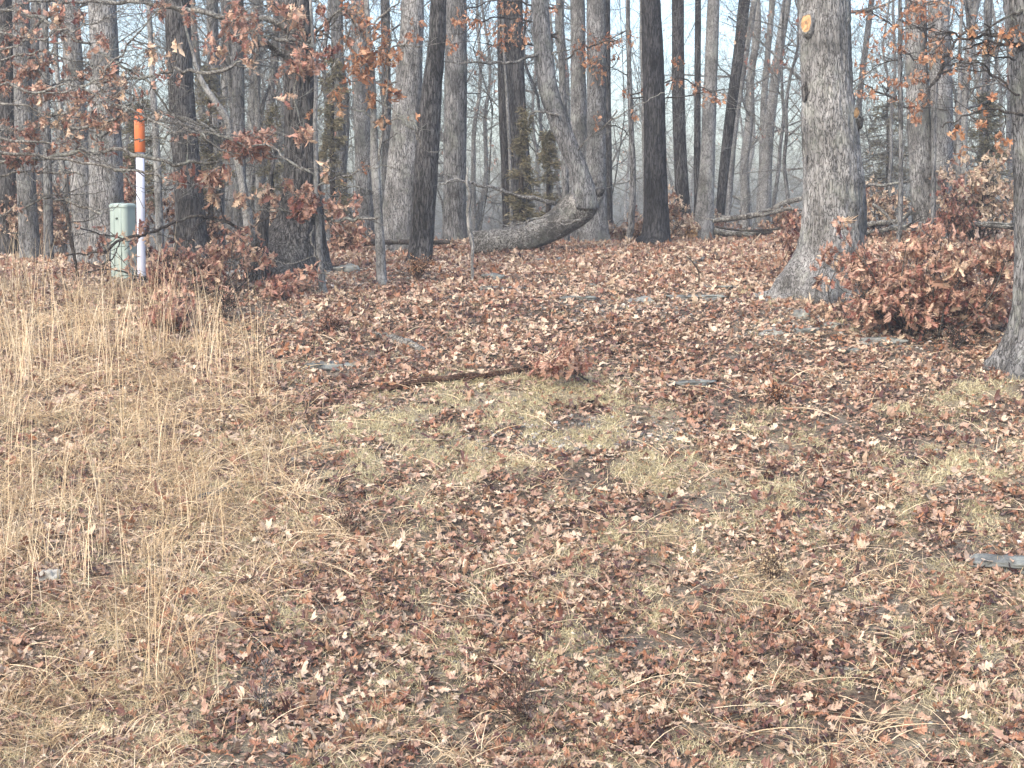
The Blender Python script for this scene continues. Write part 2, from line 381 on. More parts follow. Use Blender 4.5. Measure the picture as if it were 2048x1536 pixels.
# blades ------------------------------------------------------------
def blades(base, d0, bend, L, W, n, rs=RS):
    N = len(base); t = np.linspace(0, 1, n)
    p = base[:,None,:] + L[:,None,None]*(t[None,:,None]*d0[:,None,:] + (t**2)[None,:,None]*bend[:,None,:])
    a = rs.uniform(0, 2*math.pi, N); sd = np.stack([np.cos(a), np.sin(a)*.6, rs.normal(0, .4, N)], 1)
    sd -= d0*(np.sum(sd*d0, 1)/np.sum(d0*d0, 1))[:,None]; sd /= np.linalg.norm(sd, axis=1)[:,None]+1e-9
    wd = W[:,None]*(1-.75*t[None,:]**2)*.5
    V = np.stack([p-sd[:,None,:]*wd[:,:,None], p+sd[:,None,:]*wd[:,:,None]], 2).reshape(-1, 3)
    i = np.arange(n-1)*2; q = np.stack([i, i+1, i+3, i+2], 1)
    Q = (q[None]+(np.arange(N)*2*n)[:,None,None]).reshape(-1, 4)
    return V, Q, 2*n
def unit(a): return a/(np.linalg.norm(a, axis=1)[:,None]+1e-9)
def grass_set(n, y0, y1, maskf, Lr, Wr, up, bendf, nseg, tone, clump=.25, cs=41, ncl=7, crad=.05):
    m_ = n//ncl; x, y = field(m_, y0, y1); z = H(x, y); px, py = proj(x, y, z)
    k = RS.uniform(0, 1, m_) < maskf(px, py, x, y)*np.clip(.6+1.3*n2(x, y, clump, cs), 0, 1)
    x, y = np.repeat(x[k], ncl), np.repeat(y[k], ncl); az_ = np.repeat(RS.uniform(0, 2*math.pi, k.sum()), ncl); tn = np.repeat(RS.normal(0, .14, k.sum()), ncl)
    x = x+RS.normal(0, crad, len(x)); y = y+RS.normal(0, crad, len(x)); z = H(x, y); N = len(x)
    a = az_+RS.normal(0, 1.1, N); h = np.stack([np.cos(a), np.sin(a), np.zeros(N)], 1)
    u = RS.uniform(*up, N); d0 = unit(h*(1-u)[:,None]+np.array([0,0,1.])*u[:,None])
    b_ = bendf(h, N)
    V, Q, nv = blades(np.stack([x, y, z], 1), d0, b_, RS.uniform(*Lr, N), RS.uniform(*Wr, N), nseg)
    return V, Q, np.repeat(np.clip(tone+tn+.22*n2(x, y, .45, cs+1)+RS.normal(0, .2, N), 0, 1), nv)
dn = np.array([0, 0, -1.])
tall = grass_set(9000, 9, 19, lambda px, py, x, y: leftgrass(px, py, x, y)*np.clip((py-560)/130, .08, 1)*np.clip((1500-py)/500, .35, 1)*np.clip((450-px)/350+.55, .05, 1), (.35, .85), (.0035, .006), (.86, 1.0), lambda h, N: h*RS.uniform(0, .25, N)[:,None], 6, .72, .5, 43, 3, .05)
matl = grass_set(185000, 6.5, 19, lambda px, py, x, y: leftgrass(px, py, x, y)*np.clip((py-530)/120, .15, 1), (.09, .30), (.0035, .006), (.35, .95), lambda h, N: h*RS.uniform(.1, .8, N)[:,None]+dn*RS.uniform(.2, .8, N)[:,None], 5, .58, .3, 45, 14, .05)
matr = grass_set(150000, 6.5, 17, lambda px, py, x, y: ell(px, py, MAT)*(py > 1000)*.85+.16*(py > 900), (.08, .26), (.0028, .005), (.2, .8), lambda h, N: h*RS.uniform(.1, .8, N)[:,None]+dn*RS.uniform(.2, .7, N)[:,None], 5, .62, .28, 47, 14, .045)
def straws(n):
    x, y = field(n*3, 7, 16); z = H(x, y); px, py = proj(x, y, z); k = (RS.uniform(0, 1, n*3) < np.clip(.25+.5*ell(px, py, MAT)+.4*leftgrass(px, py, x, y), 0, 1)); x, y, z = x[k][:n], y[k][:n], z[k][:n]; N = len(x)
    a = RS.uniform(0, 6.28, N); h = np.stack([np.cos(a), np.sin(a), np.zeros(N)], 1); u = RS.uniform(.05, .5, N)
    V, Q, nv = blades(np.stack([x, y, z+.01], 1), unit(h*(1-u)[:,None]+np.array([0,0,1.])*u[:,None]), h*.1+np.array([0,0,-1.])*(u*.8)[:,None], RS.uniform(.15, .5, N), RS.uniform(.003, .006, N), 5)
    return V, Q, np.repeat(np.clip(RS.normal(.8, .15, N), 0, 1), nv)
V, Q, A = join([tall, matl, matr, straws(3400)])
tag(mesh('dry_grass', V, [Q], M['straw'], smooth=False, attr=A), 'straw coloured dry grass standing and matted on the left of the slope', 'dry grass', kind='stuff')
moss = grass_set(700000, 6.5, 18, lambda px, py, x, y: np.maximum(ell(px, py, MOSS), BASE(px, py))*1.4*MOD(x, y)+.04, (.025, .085), (.0032, .0055), (.2, .9), lambda h, N: h*RS.uniform(-.3, .6, N)[:,None]+dn*RS.uniform(0, .6, N)[:,None], 4, .6, .22, 49, 22, .035)
V, Q, A = join([moss])
tag(mesh('short_grass', V, [Q], M['olive'], smooth=False, attr=A), 'short pale olive grass cushions among the fallen leaves', 'short grass', kind='stuff')

# rocks and gravel --------------------------------------------------
def ico(sub=3):
    import bmesh
    bm = bmesh.new(); bmesh.ops.create_icosphere(bm, subdivisions=sub, radius=1)
    V = np.array([v.co[:] for v in bm.verts]); T = np.array([[v.index for v in f.verts] for f in bm.faces]); bm.free(); return V, T
ROCKTOP = []
ICO = {k: ico(k) for k in (1, 2, 4)}
def rock(px, py, wpx, hpx, mt, label, flat=.5, seed=0, rot=0, depth=.7):
    p = at(px, py); s = p[1]/F; rx = wpx*s/2; rz = max(hpx*s, .02)*.8; ry = rx*depth
    V, T = ICO[4]; V = V.copy(); cut = np.clip(V, -.78, .72)
    V = V*.5+cut*.62
    V *= (1+.38*fbm(V*1.3+seed*7.1, 3, seed)+.05*fbm(V*5+seed, 2, seed+9))[:,None]
    V = V*np.array([rx, ry, rz*.8]); c, s_ = math.cos(rot), math.sin(rot)
    V = V@np.array([[c, s_, 0], [-s_, c, 0], [0, 0, 1]])
    base = np.array([p[0], p[1]+ry*.6, H1(p[0], p[1]+ry*.6)])
    W_ = V+base+np.array([0, 0, -rz*.05]); up_ = W_[V[:,2] > rz*.25]; n_ = int(3+wpx*hpx*s*s*260)
    for j in RS.randint(0, len(up_), n_): ROCKTOP.append(up_[j])
    o = mesh('rock', W_, [T], M[mt], None, base)
    return tag(o, label, 'rock')
rock(465, 562, 52, 30, 'palerock', 'pale rounded rock left of the dark oak root', seed=1, rot=.2)
rock(690, 548, 64, 26, 'rock', 'lichen grey rock between the forked sapling and the pale sapling', seed=2)
rock(643, 553, 50, 16, 'rock', 'low grey rock behind the foot of the forked sapling', seed=31)
rock(995, 560, 54, 18, 'slate', 'wedge shaped blue grey rock below the fallen trunk', seed=3, rot=.3)
rock(1000, 582, 92, 12, 'slate', 'long flat blue grey slab in front of the wedge shaped rock', seed=4, rot=.2)
rock(1114, 524, 26, 18, 'rock', 'small upright grey stone just right below the fallen trunk', seed=5)
rock(1080, 524, 30, 9, 'slate', 'thin flat stone just left of the small upright stone', seed=6)
rock(1200, 572, 38, 9, 'slate', 'small flat stone among leaves in the middle of the crest slope', seed=7)
rock(1155, 603, 70, 13, 'slate', 'flat grey slab with gravel left of the mossy slab', seed=8)
rock(1288, 606, 54, 15, 'rock', 'low dark grey rock in the gravel line left of the big oak', seed=9)
rock(1440, 580, 56, 10, 'slate', 'flat half buried slab left of the big oak root', seed=10)
rock(1400, 600, 110, 9, 'slate', 'very long thin slab in the gravel line beside the oak root', seed=32)
rock(1604, 636, 34, 26, 'rock', 'mottled upright rock below the big oak root', seed=11)
rock(1612, 668, 46, 16, 'slate', 'flat blue grey rock under the mottled upright rock', seed=12)
rock(1550, 672, 60, 12, 'rock', 'pale flat rock left of the blue grey one near the big oak', seed=13)
rock(1660, 655, 40, 12, 'rock', 'small rock at the left edge of the brown leafed shrub', seed=14)
rock(1770, 690, 80, 16, 'rock', 'mossy rock under the front of the brown leafed shrub', seed=15)
rock(1700, 705, 60, 9, 'slate', 'thin dark slab in front of the mossy rock under the shrub', seed=33)
rock(1882, 748, 36, 11, 'slate', 'blue grey stone left of the root flare at the right edge', seed=16)
rock(650, 740, 110, 13, 'slate', 'long narrow slab lying in leaves beyond the brown stick', seed=17, rot=.3)
rock(1395, 772, 110, 12, 'slate', 'broad flush slab in the middle of the leaves right of the stick', seed=18)
rock(2025, 1140, 150, 22, 'slate', 'large smooth slate blue slab at the right edge', seed=19, rot=-.3)
rock(95, 1162, 46, 30, 'palerock', 'pale rounded stone in the dry grass at lower left', seed=20)
rock(120, 508, 60, 14, 'rock', 'low grey rock at the woods edge left of the green cabinet', seed=21)
rock(560, 600, 26, 6, 'rock', 'tiny grey stone in front of the dark oak', seed=22)
rock(1965, 590, 40, 10, 'rock', 'grey stone behind the brown leafed shrub near the right edge', seed=23)
mb = MB()
def pebbles(n):
    y = RS.uniform(8, 22, n*14); x = RS.uniform(-1, 1, n*14)*(.302*y+.5); z = H(x, y); px, py = proj(x, y, z)
    k = RS.uniform(0, 1, len(x)) < ell(px, py, GRAV)*.8+.03*ell(px, py, MOSS); x, y, z = x[k][:n], y[k][:n], z[k][:n]
    V, T = ICO[1]; N = len(x); nv = len(V); s = .005+.018*RS.uniform(0, 1, N)**3
    S = s[:,None]*RS.uniform(.5, 1.3, (N, 3))*np.array([1.2, 1.2, .7]); a = RS.uniform(0, 6.3, N)
    W_ = V[None]*S[:,None,:]*(1+RS.normal(0, .12, (N, nv, 1)))
    W2 = np.stack([W_[:,:,0]*np.cos(a)[:,None]-W_[:,:,1]*np.sin(a)[:,None], W_[:,:,0]*np.sin(a)[:,None]+W_[:,:,1]*np.cos(a)[:,None], W_[:,:,2]], -1)
    W2 = W2 + np.stack([x, y, z+s*.4], 1)[:,None,:]
    return W2.reshape(-1, 3), (T[None]+(np.arange(N)*nv)[:,None,None]).reshape(-1, 3), np.repeat(RS.uniform(0, 1, N), nv)
V, T, A = pebbles(6000)
M['gravel'] = leafmat('gravel_stone', [(0, (.09,.088,.08)), (.6, (.19,.185,.165)), (.9, (.38,.37,.34)), (1, (.62,.60,.56))], 0, .8, 0)
tag(mesh('gravel', V, [T], M['gravel'], smooth=False, attr=A), 'pale gravel scattered through the short grass', 'gravel', kind='stuff')

def on_rocks():
    pp = np.array(ROCKTOP); N = len(pp); a = RS.uniform(0, 6.28, N)
    V, Q, nv = leaf_arrays(pp+[0, 0, .008], np.stack([np.cos(a), np.sin(a), np.zeros(N)], 1), np.array([0, 0, 1.])+RS.normal(0, .25, (N, 3)), RS.uniform(.05, .10, N), 'mid', .8)
    return V, Q, np.repeat(np.clip(RS.normal(.5, .25, N), 0, 1), nv)
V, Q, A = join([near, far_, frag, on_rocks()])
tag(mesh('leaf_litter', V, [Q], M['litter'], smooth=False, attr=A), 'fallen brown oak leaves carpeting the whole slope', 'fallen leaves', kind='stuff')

# ------------------------------------------------------------------ branches
def rdir(d, amt):
    v = d + np.random.RandomState(RS.randint(1 << 30)).normal(0, amt, 3); return v/np.linalg.norm(v)
def grow(mb, p, d, L, r, lv, tips, up=.15, wob=.16, k=4, nb=(4, 4, 3), ratio=.55, flat=0):
    n = max(3, int(5 if lv > 1 else 4)); pts = [p]; dd = d.copy(); q = p.copy(); W = RS.normal(0, wob, (n, 3)); W[:,2] += up*.4
    for i in range(n):
        dd = dd+W[i]; dd[2] *= (1-flat*.3); dd /= math.sqrt(dd@dd); q = q+dd*L/n; pts.append(q)
    pts = np.array(pts); rr = np.linspace(r, max(r*.3, .0022), n+1)
    mb.tube(pts, rr, max(3, k), cap=False)
    if lv <= 0: tips.append((pts[-1], dd)); return
    for j in range(nb[-lv]):
        f = RS.uniform(.25, .98); i = min(int(f*n), n-1); b_ = pts[i]+(pts[i+1]-pts[i])*(f*n-i); tg = pts[i+1]-pts[i]; tg = tg/np.linalg.norm(tg)
        s = RS.normal(0, 1, 3); s -= tg*(s@tg); s /= np.linalg.norm(s); nd = tg*RS.uniform(.5, 1)+s*RS.uniform(.6, 1.1)
        if flat: nd[2] *= (1-flat)
        nd /= np.linalg.norm(nd)
        grow(mb, b_, nd, L*ratio*RS.uniform(.7, 1.2), max(rr[i]*.6, .0025), lv-1, tips, up, wob, 3, nb, ratio, flat)
    tips.append((pts[-1], dd))

def trunk_disp(seed, lobes, amp, base_z, fine=0.0, flare_h=.55):
    def f(pts, R, th, a, b_):
        n, k = R.shape; cs = np.cos(th)[None,:]; sn = np.sin(th)[None,:]
        zz = pts[:,2][:,None]-base_z; fl = np.exp(-np.clip(zz, 0, 9)/flare_h*1.6)
        Q = np.stack([np.broadcast_to(cs, (n, k)).ravel()*1.3+seed, np.broadcast_to(sn, (n, k)).ravel()*1.3, np.repeat(pts[:,2], k)*.9], 1)
        lo = fbm(Q, 3, seed).reshape(n, k)
        ph = seed*1.7; ridge = np.cos(lobes*th+ph)[None,:]*.5+np.cos((lobes-2)*th+ph*2)[None,:]*.3
        R2 = R*(1+.055*lo+amp*fl*ridge)
        if fine:
            Q2 = np.stack([np.broadcast_to(cs, (n, k)).ravel()*R.ravel()*24+seed, np.broadcast_to(sn, (n, k)).ravel()*R.ravel()*24, np.repeat(pts[:,2], k)*5], 1)
            R2 = R2+fine*(1-2*np.abs(vn(Q2, seed+3)).reshape(n, k))+fine*.5*vn(Q2*2.3, seed+5).reshape(n, k)
        return R2
    return f

TREES = []
def tree(label, ctrl, mt, d=None, name='oak_tree', cat='tree', seed=1, top=9., k=20, fine=0.0, lobes=5, amp=.12, crown=9, group=None, low=0, twigmat='twig', step=.09, leafy=0, leafmt='orange', ds=None, crownL=1.6):
    px, py, _ = ctrl[-1]
    if d is None: p0 = at(px, py); d = p0[1]
    pts = []
    for q, (x, y, w_) in enumerate(ctrl):
        dq = d+(ds[q] if ds else 0); p = P(x, y, dq); pts.append([*p, w_/2/F*dq])
    pts = pts[::-1]                                   # base first
    base = np.array(pts[0][:3]); gz = H1(base[0], base[1])
    if base[2] > gz+.05:
        dirn = (np.array(pts[0][:3])-np.array(pts[1][:3])); ln = (base[2]-gz)/max(-dirn[2], .3); ln = min(ln, 30)
        nb_ = base+dirn*ln*.9; nb_[2] = gz; pts.insert(0, [*nb_, pts[0][3]*1.12]); base = nb_
    else: base[2] = gz
    fir = np.array(pts[0]); pts.insert(0, [fir[0], fir[1], min(fir[2], gz)-.22, fir[3]*1.12])
    last = np.array(pts[-1]); pv = np.array(pts[-2]); up = last[:3]-pv[:3]; up /= np.linalg.norm(up); up = up*.7+np.array([0, 0, .3]); up /= np.linalg.norm(up)
    r0 = last[3]; q = last[:3].copy(); ext = []
    for i in range(5):
        up = up+RS.normal(0, .05, 3)*[1, 1, 0]; up /= np.linalg.norm(up); q = q+up*top/5; ext.append([*q, r0*(1-.17*(i+1))])
    allp = np.array(pts+ext)
    zf = allp[len(pts)-1, 2]-allp[0, 2]
    n = int((np.linalg.norm(np.diff(allp[:,:3], axis=0), axis=1).sum())/step)+4
    S = spline(allp, n); tb = MB()
    # wobble
    tb.tube(S[:,:3], S[:,3], k, disp=trunk_disp(seed, lobes, amp, gz, fine))
    root = empty(name, base, label, cat, group)
    tb.build('trunk', M[mt], root, base)
    cb = MB(); tips = []
    for j in range(crown):
        f = RS.uniform(0.0, 1); i = min(int(f*4.99), 4); b_ = np.array(([list(last)]+ext)[i])[:3]*(1-(f*5-i))+np.array(ext[i])[:3]*(f*5-i)
        a = RS.uniform(0, 6.28); dv = np.array([math.cos(a), math.sin(a), RS.uniform(.1, .9)]); dv /= np.linalg.norm(dv)
        grow(cb, b_, dv, crownL*RS.uniform(.6, 1.3)*(1.3-f*.5), r0*.28*(1-f*.5), 2, tips, nb=(4, 4, 3))
    for j in range(low):                              # small side twigs low on the trunk, inside the frame
        f = RS.uniform(.15, 1); i = int(f*(len(pts)-1.01)); g_ = f*(len(pts)-1)-i; g_ = min(max(g_, 0), 1); A_ = np.array(pts[i]); B_ = np.array(pts[i+1]); b_ = (A_+(B_-A_)*g_)[:3]
        if b_[2] < gz+.5: continue
        a = RS.uniform(0, 6.28); dv = np.array([math.cos(a), math.sin(a)*.6, RS.uniform(-.15, .5)]); dv /= np.linalg.norm(dv)
        grow(cb, b_, dv, RS.uniform(.3, .9), .008, 1, tips, up=.1, wob=.25, nb=(3, 3))
    if cb.V: cb.build('crown', M[twigmat], root, base)
    if leafy and tips:
        lv = Leaves()
        for (tp, dv) in tips:
            if RS.uniform() < leafy: lv.cluster(tp, .12, RS.randint(3, 9), .11, .5)
        o = lv.build('foliage', M[leafmt], root, base)
    TREES.append((label, root, ctrl, d)); return root

def limb(mb, lv, ct, d0, d1=None, sub=4, subL=.5, leaf=.0, lsize=.105, tone=.5, wig=.02, lv2=1, nl=(3, 8), k=6, hang=.7, flat=.3):
    d1 = d0 if d1 is None else d1; n = len(ct); pts = []
    for i, (x, y, w_) in enumerate(ct):
        d = d0+(d1-d0)*i/(n-1); pts.append([*P(x, y, d), w_/2/F*d])
    S = spline(pts, n*5); nn = len(S)
    S[1:-1,:3] += np.stack([vn(np.stack([np.arange(nn)*.6, np.full(nn, q+RS.uniform(0, 50)), np.zeros(nn)], 1), q) for q in range(3)], 1)[1:-1]*wig
    S[:,3] *= 1+.2*vn(np.stack([np.arange(nn)*.9, np.zeros(nn), np.full(nn, pts[0][0])], 1), 3)
    mb.tube(S[:,:3], np.maximum(S[:,3], .002), k)
    tips = [(S[-1,:3], S[-1,:3]-S[-2,:3])]
    for j in range(sub):
        i = RS.randint(int(nn*.1), nn-1); tg = S[i+1,:3]-S[i,:3]; tg /= np.linalg.norm(tg)
        s = RS.normal(0, 1, 3)*[1, .7, .8]; s -= tg*(s@tg); s /= np.linalg.norm(s)
        nd = tg*.8+s*.8; nd /= np.linalg.norm(nd)
        grow(mb, S[i,:3], nd, subL*RS.uniform(.5, 1.3), max(S[i,3]*.5, .003), lv2, tips, up=.05, wob=.22, nb=(3, 3, 3), flat=flat)
    if lv is not None and leaf > 0:
        for (tp, dv) in tips:
            if RS.uniform() < leaf: lv.cluster(np.asarray(tp), .10, RS.randint(*nl), lsize, tone, .25, hang)
    return S, tips

# ------------------------------------------------------------------ the big oak right of centre
BO = tree('massive pale grey oak with two sawn orange limb scars, right of centre', [(1648,-30,92),(1650,80,96),(1655,170,100),(1660,260,110),(1667,350,116),(1668,440,122),(1662,510,136),(1652,555,165),(1645,592,205)],
          'pale', seed=3, top=9, k=130, fine=.012, lobes=7, amp=.2, crown=9, step=.02)
bd = TREES[-1][3]; bloc = np.array(BO.location)
rb = MB()
def rootlet(ct, dd, k=14):
    pts = []
    for i, (x, y, w_) in enumerate(ct):
        p = at(x, y+w_*.25); pts.append([p[0], p[1]+dd[i], p[2]+.2*w_/2/F*p[1], w_/2/F*p[1]])
    S = spline(pts, 40); rb.tube(S[:,:3], S[:,3], k, disp=trunk_disp(7, 3, .1, -9, .006))
rootlet([(1640,560,60),(1600,572,44),(1565,580,32),(1535,588,18),(1500,592,8)], [0.15,0,0,0,0])
rootlet([(1620,585,40),(1585,592,26),(1550,598,14),(1525,603,6)], [0,0,0,0])
rootlet([(1690,588,46),(1720,600,30),(1745,612,14)], [0.1,0,0])
rb.build('root', M['pale'], BO, bloc)
m, t, b, o = mat('sawn_wood'); c = coord(t)
t.links.new(ramp(t, noise(t, c, 16, 5, .7, 1.5), [(.36, (.10,.06,.035)), (.48, (.30,.17,.07)), (.62, (.44,.29,.14))]), b.inputs['Base Color']); M['sawn'] = m
def scar(parent, px, py, wp, hp, d, nrm, bk, stick=.05, lab=None):
    ploc = np.array(parent.location); c0 = P(px, py, d); nrm = np.array(nrm, float); nrm /= np.linalg.norm(nrm)
    r1, r2 = wp/2/F*d, hp/2/F*d; k = 22; th = np.arange(k)/k*2*math.pi
    up = np.array([0, 0, 1.]); sd = np.cross(up, nrm); sd /= np.linalg.norm(sd); up = np.cross(nrm, sd)
    rr = 1+.28*vn(np.stack([np.cos(th)*1.5, np.sin(th)*1.5, np.full(k, px*.1)], 1), 2)
    ring = c0+(np.cos(th)*r1*rr)[:,None]*sd+(np.sin(th)*r2*rr)[:,None]*up
    mb = MB(); secs = [ring-nrm*(stick+.1), ring-nrm*.0]
    outer = [c0+(np.cos(th)*r1*rr*s)[:,None]*sd+(np.sin(th)*r2*rr*s)[:,None]*up+nrm*z for s, z in ((1.9, -stick-.10), (1.5, -stick*.6), (1.28, -.006), (1.12, .004), (.99, -.004))]
    V = np.vstack(outer); i = np.arange(4)[:,None]*k; j = np.arange(k)[None,:]; j2 = (j+1) % k
    mb.add(V, np.stack([i+j, i+j2, i+k+j2, i+k+j], -1).reshape(-1, 4)); mb.build('branch_collar', M[bk], parent, ploc)
    fc = MB(); V = np.vstack([ring-nrm*.003, c0+nrm*.002]); jj = np.arange(k); fc.add(V, None, np.stack([jj, (jj+1) % k, np.full(k, k)], 1)); s = fc.build('branch_scar', M['sawn'], parent, ploc)
    s['label'] = lab
scar(BO, 1611, 46, 20, 34, bd-.20, (-.55, -.8, .1), 'pale', .06, 'tall orange sawn scar near the top left')
scar(BO, 1713, 226, 17, 20, bd-.16, (.55, -.8, -.05), 'pale', .09, 'small round orange sawn scar on the right side')
def burl(parent, px, py, d, r, bk, s=1, sq=(1,1,1)):
    V, T = ICO[4]; V = V*(1+.45*fbm(V*2.2+s, 4, s))[:,None]*r*np.array(sq)
    mesh('burl', V+P(px, py, d), [T], M[bk], parent, np.array(parent.location))
burl(BO, 1612, 185, bd-.1, .055, 'dark', 4, (.7, .8, 1.7))
burl(BO, 1617, 320, bd-.1, .03, 'dark', 5, (.6, .8, 2.5))
burl(BO, 1716, 245, bd-.1, .055, 'dark', 6, (.7, .8, 1.4))

# right edge tree
RT = tree('deeply furrowed grey oak with flared base cut by the right picture edge', [(2060,-30,98),(2066,100,92),(2073,250,90),(2080,430,92),(2082,560,100),(2082,640,116),(2080,700,150),(2076,740,192)],
          'grey', seed=9, top=9, k=130, fine=.017, lobes=7, amp=.17, crown=8, step=.022)
# dark oak 600
LO = tree('dark furrowed oak with flaring base behind the red leaf clusters', [(588,-30,60),(594,80,64),(600,180,62),(603,280,64),(604,370,70),(600,440,90),(590,490,124),(580,525,170),(574,548,215)],
          'dark', seed=13, top=8, k=96, fine=.012, lobes=6, amp=.26, crown=10, step=.025)
# dark leaning 850
DL = tree('blackish oak leaning right beside the big pale trunk', [(880,-30,30),(874,80,34),(864,180,40),(856,280,44),(850,380,46),(845,460,46),(841,505,48),(838,526,54)], 'dark', seed=15, top=8, k=64, fine=.006, crown=8, step=.035, amp=.08)
T17 = tree('thick pale grey trunk with a whitish patch left of the leaning blackish oak', [(826,-30,44),(822,100,48),(815,220,56),(808,330,64),(800,430,72),(796,478,84)], 'pale', d=24.5, seed=17, k=56, fine=.006, crown=8, low=5, step=.04)
tree('straight mid grey trunk standing at the crest between the blackish oak and the fallen tree', [(912,-30,42),(912,120,43),(910,300,44),(909,460,48)], 'grey', d=27.5, seed=19, k=40, fine=.004, crown=7)
tree('slim dark trunk with a pale vine line left of the cedar', [(1003,-30,18),(1006,200,19),(1012,330,20),(1016,455,20)], 'dark', d=29, seed=20, k=16, crown=5, low=2)
tree('very thin whitish stem touching the slim dark trunk left of the cedar', [(1004,-30,5),(1008,100,5),(1014,200,6),(1020,330,6),(1023,455,7)], 'smooth', d=28.2, seed=21, k=8, crown=2, name='sapling', cat='young tree')
tree('dark trunk behind the olive green cedar', [(1028,-30,32),(1030,100,34),(1038,280,37),(1046,452,44)], 'dark', d=28.5, seed=22, k=32, fine=.004, crown=6)
tree('pale grey trunk rising behind the elbow of the fallen tree', [(1154,-30,28),(1156,120,30),(1158,260,34),(1164,380,40),(1170,478,50)], 'pale', d=26.5, seed=23, k=40, fine=.004, crown=7, low=4)
tree('light grey trunk just right of the fallen tree elbow', [(1192,-30,36),(1193,120,37),(1192,300,38),(1191,430,46),(1188,482,66)], 'pale', d=26, seed=24, k=44, fine=.005, crown=7, low=3)
tree('dark slim trunk tucked behind the light grey trunk right of the fallen tree', [(1212,-30,16),(1213,200,17),(1215,400,20)], 'dark', d=30, seed=25, k=16, crown=4)
CH = tree('straight charcoal black oak standing alone at the crest', [(1301,-30,36),(1306,120,42),(1310,260,43),(1312,380,46),(1312,440,50),(1310,475,58),(1306,490,74)], 'charcoal', seed=27, k=64, fine=.006, crown=8, step=.035, low=1, amp=.14)
tree('pale narrow trunk half hidden left of the charcoal oak', [(1284,-30,14),(1287,100,15),(1290,210,15),(1294,400,16)], 'smooth', d=29, seed=28, k=14, crown=4, low=2)
tree('dark grey pole trunk right of the charcoal oak', [(1355,-30,24),(1356,130,25),(1360,300,26),(1368,450,30)], 'dark', d=30, seed=29, k=24, crown=5, low=2)
tree('thin dark pole trunk left of the pale spotted trunk', [(1396,-30,12),(1395,200,13),(1394,410,14)], 'dark', d=31, seed=30, k=12, crown=4, low=3)
SP = tree('pale grey spotted trunk with a yellow rotten foot right of the charcoal oak', [(1428,-30,23),(1424,100,25),(1420,200,26),(1416,300,28),(1411,400,34),(1406,470,44),(1404,483,50)], 'smooth', seed=31, k=40, fine=.004, crown=7, step=.04)
tree('dark trunk leaning right beyond the pale spotted trunk', [(1492,-30,23),(1478,100,22),(1462,220,21),(1449,330,20),(1440,430,19)], 'dark', d=31, seed=32, k=24, crown=5, low=3)
tree('pale thin trunk leaning right, parallel to the dark leaning trunk', [(1512,-30,12),(1496,80,12),(1480,180,13),(1465,300,13),(1455,440,13)], 'smooth', d=36, seed=33, k=12, crown=5, low=4)
tree('faint grey trunk leaning right in the gap left of the massive oak', [(1578,-30,17),(1560,90,18),(1545,200,20),(1532,320,26),(1527,430,30)], 'smooth', d=42, seed=34, k=16, crown=7, low=9)
tree('faint slender trunk forking beside the faint leaning trunk', [(1545,-30,12),(1537,90,12),(1528,200,14),(1526,300,15)], 'smooth', d=42.6, seed=35, k=12, crown=7, low=7)
tree('thin dark stem leaning right of the massive oak', [(1746,-30,11),(1733,80,12),(1721,180,12),(1712,300,12)], 'grey', d=38, seed=36, k=12, crown=5, low=6)
tree('left stem of the pale grey pair behind the brown leafed shrub', [(1829,-30,40),(1832,100,42),(1837,220,46),(1843,340,46),(1849,440,48)], 'pale', d=24.5, seed=37, k=44, fine=.005, crown=7, low=3)
tree('right stem of the pale grey pair behind the brown leafed shrub', [(1876,-30,40),(1880,120,42),(1884,250,42),(1882,360,40),(1878,462,42)], 'pale', d=24.3, seed=38, k=44, fine=.005, crown=7, low=5)
tree('slender pale sapling right of the pale grey pair', [(1920,90,7),(1919,180,8),(1917,320,10),(1915,470,13)], 'smooth', d=23.5, seed=39, k=12, crown=4, name='sapling', cat='young tree', top=3)
tree('grey trunk in the gap right of the slender pale sapling', [(1976,-30,15),(1972,150,16),(1966,300,17),(1962,420,18)], 'grey', d=33, seed=40, k=14, crown=6, low=5)
# left wood
tree('broad pale trunk with a dark knot behind the pale green cabinet', [(205,-30,52),(207,80,54),(209,200,58),(212,320,64),(214,430,70),(214,505,82)], 'pale', d=22.5, seed=41, k=52, fine=.006, crown=8, low=5, step=.04)
tree('pale trunk close left of the knotted trunk behind the cabinet', [(138,-30,34),(143,80,36),(152,220,40),(163,340,46),(171,440,54),(172,505,64)], 'pale', d=23.5, seed=42, k=44, fine=.005, crown=7, low=5)
tree('dark straight trunk right of the orange topped marker', [(354,-30,50),(358,100,50),(366,240,50),(376,360,54),(384,480,62)], 'dark', d=24.5, seed=43, k=48, fine=.006, crown=8, low=5)
tree('thin pale grey stem directly right of the marker post', [(296,-30,9),(300,60,10),(306,180,12),(313,300,14),(317,400,15),(320,488,17)], 'smooth', d=20.5, seed=44, k=14, crown=5, name='sapling', cat='young tree', low=3, top=4)
tree('dark grey trunk at the left picture edge', [(40,-30,32),(44,120,34),(48,260,36),(54,400,38),(60,505,44)], 'grey', d=25, seed=45, k=28, crown=6, low=7)
tree('slim dark stem between the left edge trunk and the pale trunks', [(88,-30,13),(92,150,14),(95,330,17),(97,492,20)], 'grey', d=24, seed=46, k=14, crown=6, low=7)
tree('shadowed trunk half out of the picture at upper left', [(6,-30,36),(8,150,38),(12,320,40),(14,505,44)], 'dark', d=27, seed=47, k=24, crown=6, low=6)
tree('grey trunk close right of the dark straight trunk', [(424,-30,22),(428,150,23),(432,300,24),(436,480,28)], 'grey', d=27, seed=48, k=20, crown=6, low=6)
tree('mid grey trunk behind the bent pale stem', [(474,-30,24),(476,140,25),(478,300,26),(480,470,30)], 'grey', d=28.5, seed=49, k=20, crown=6, low=5)
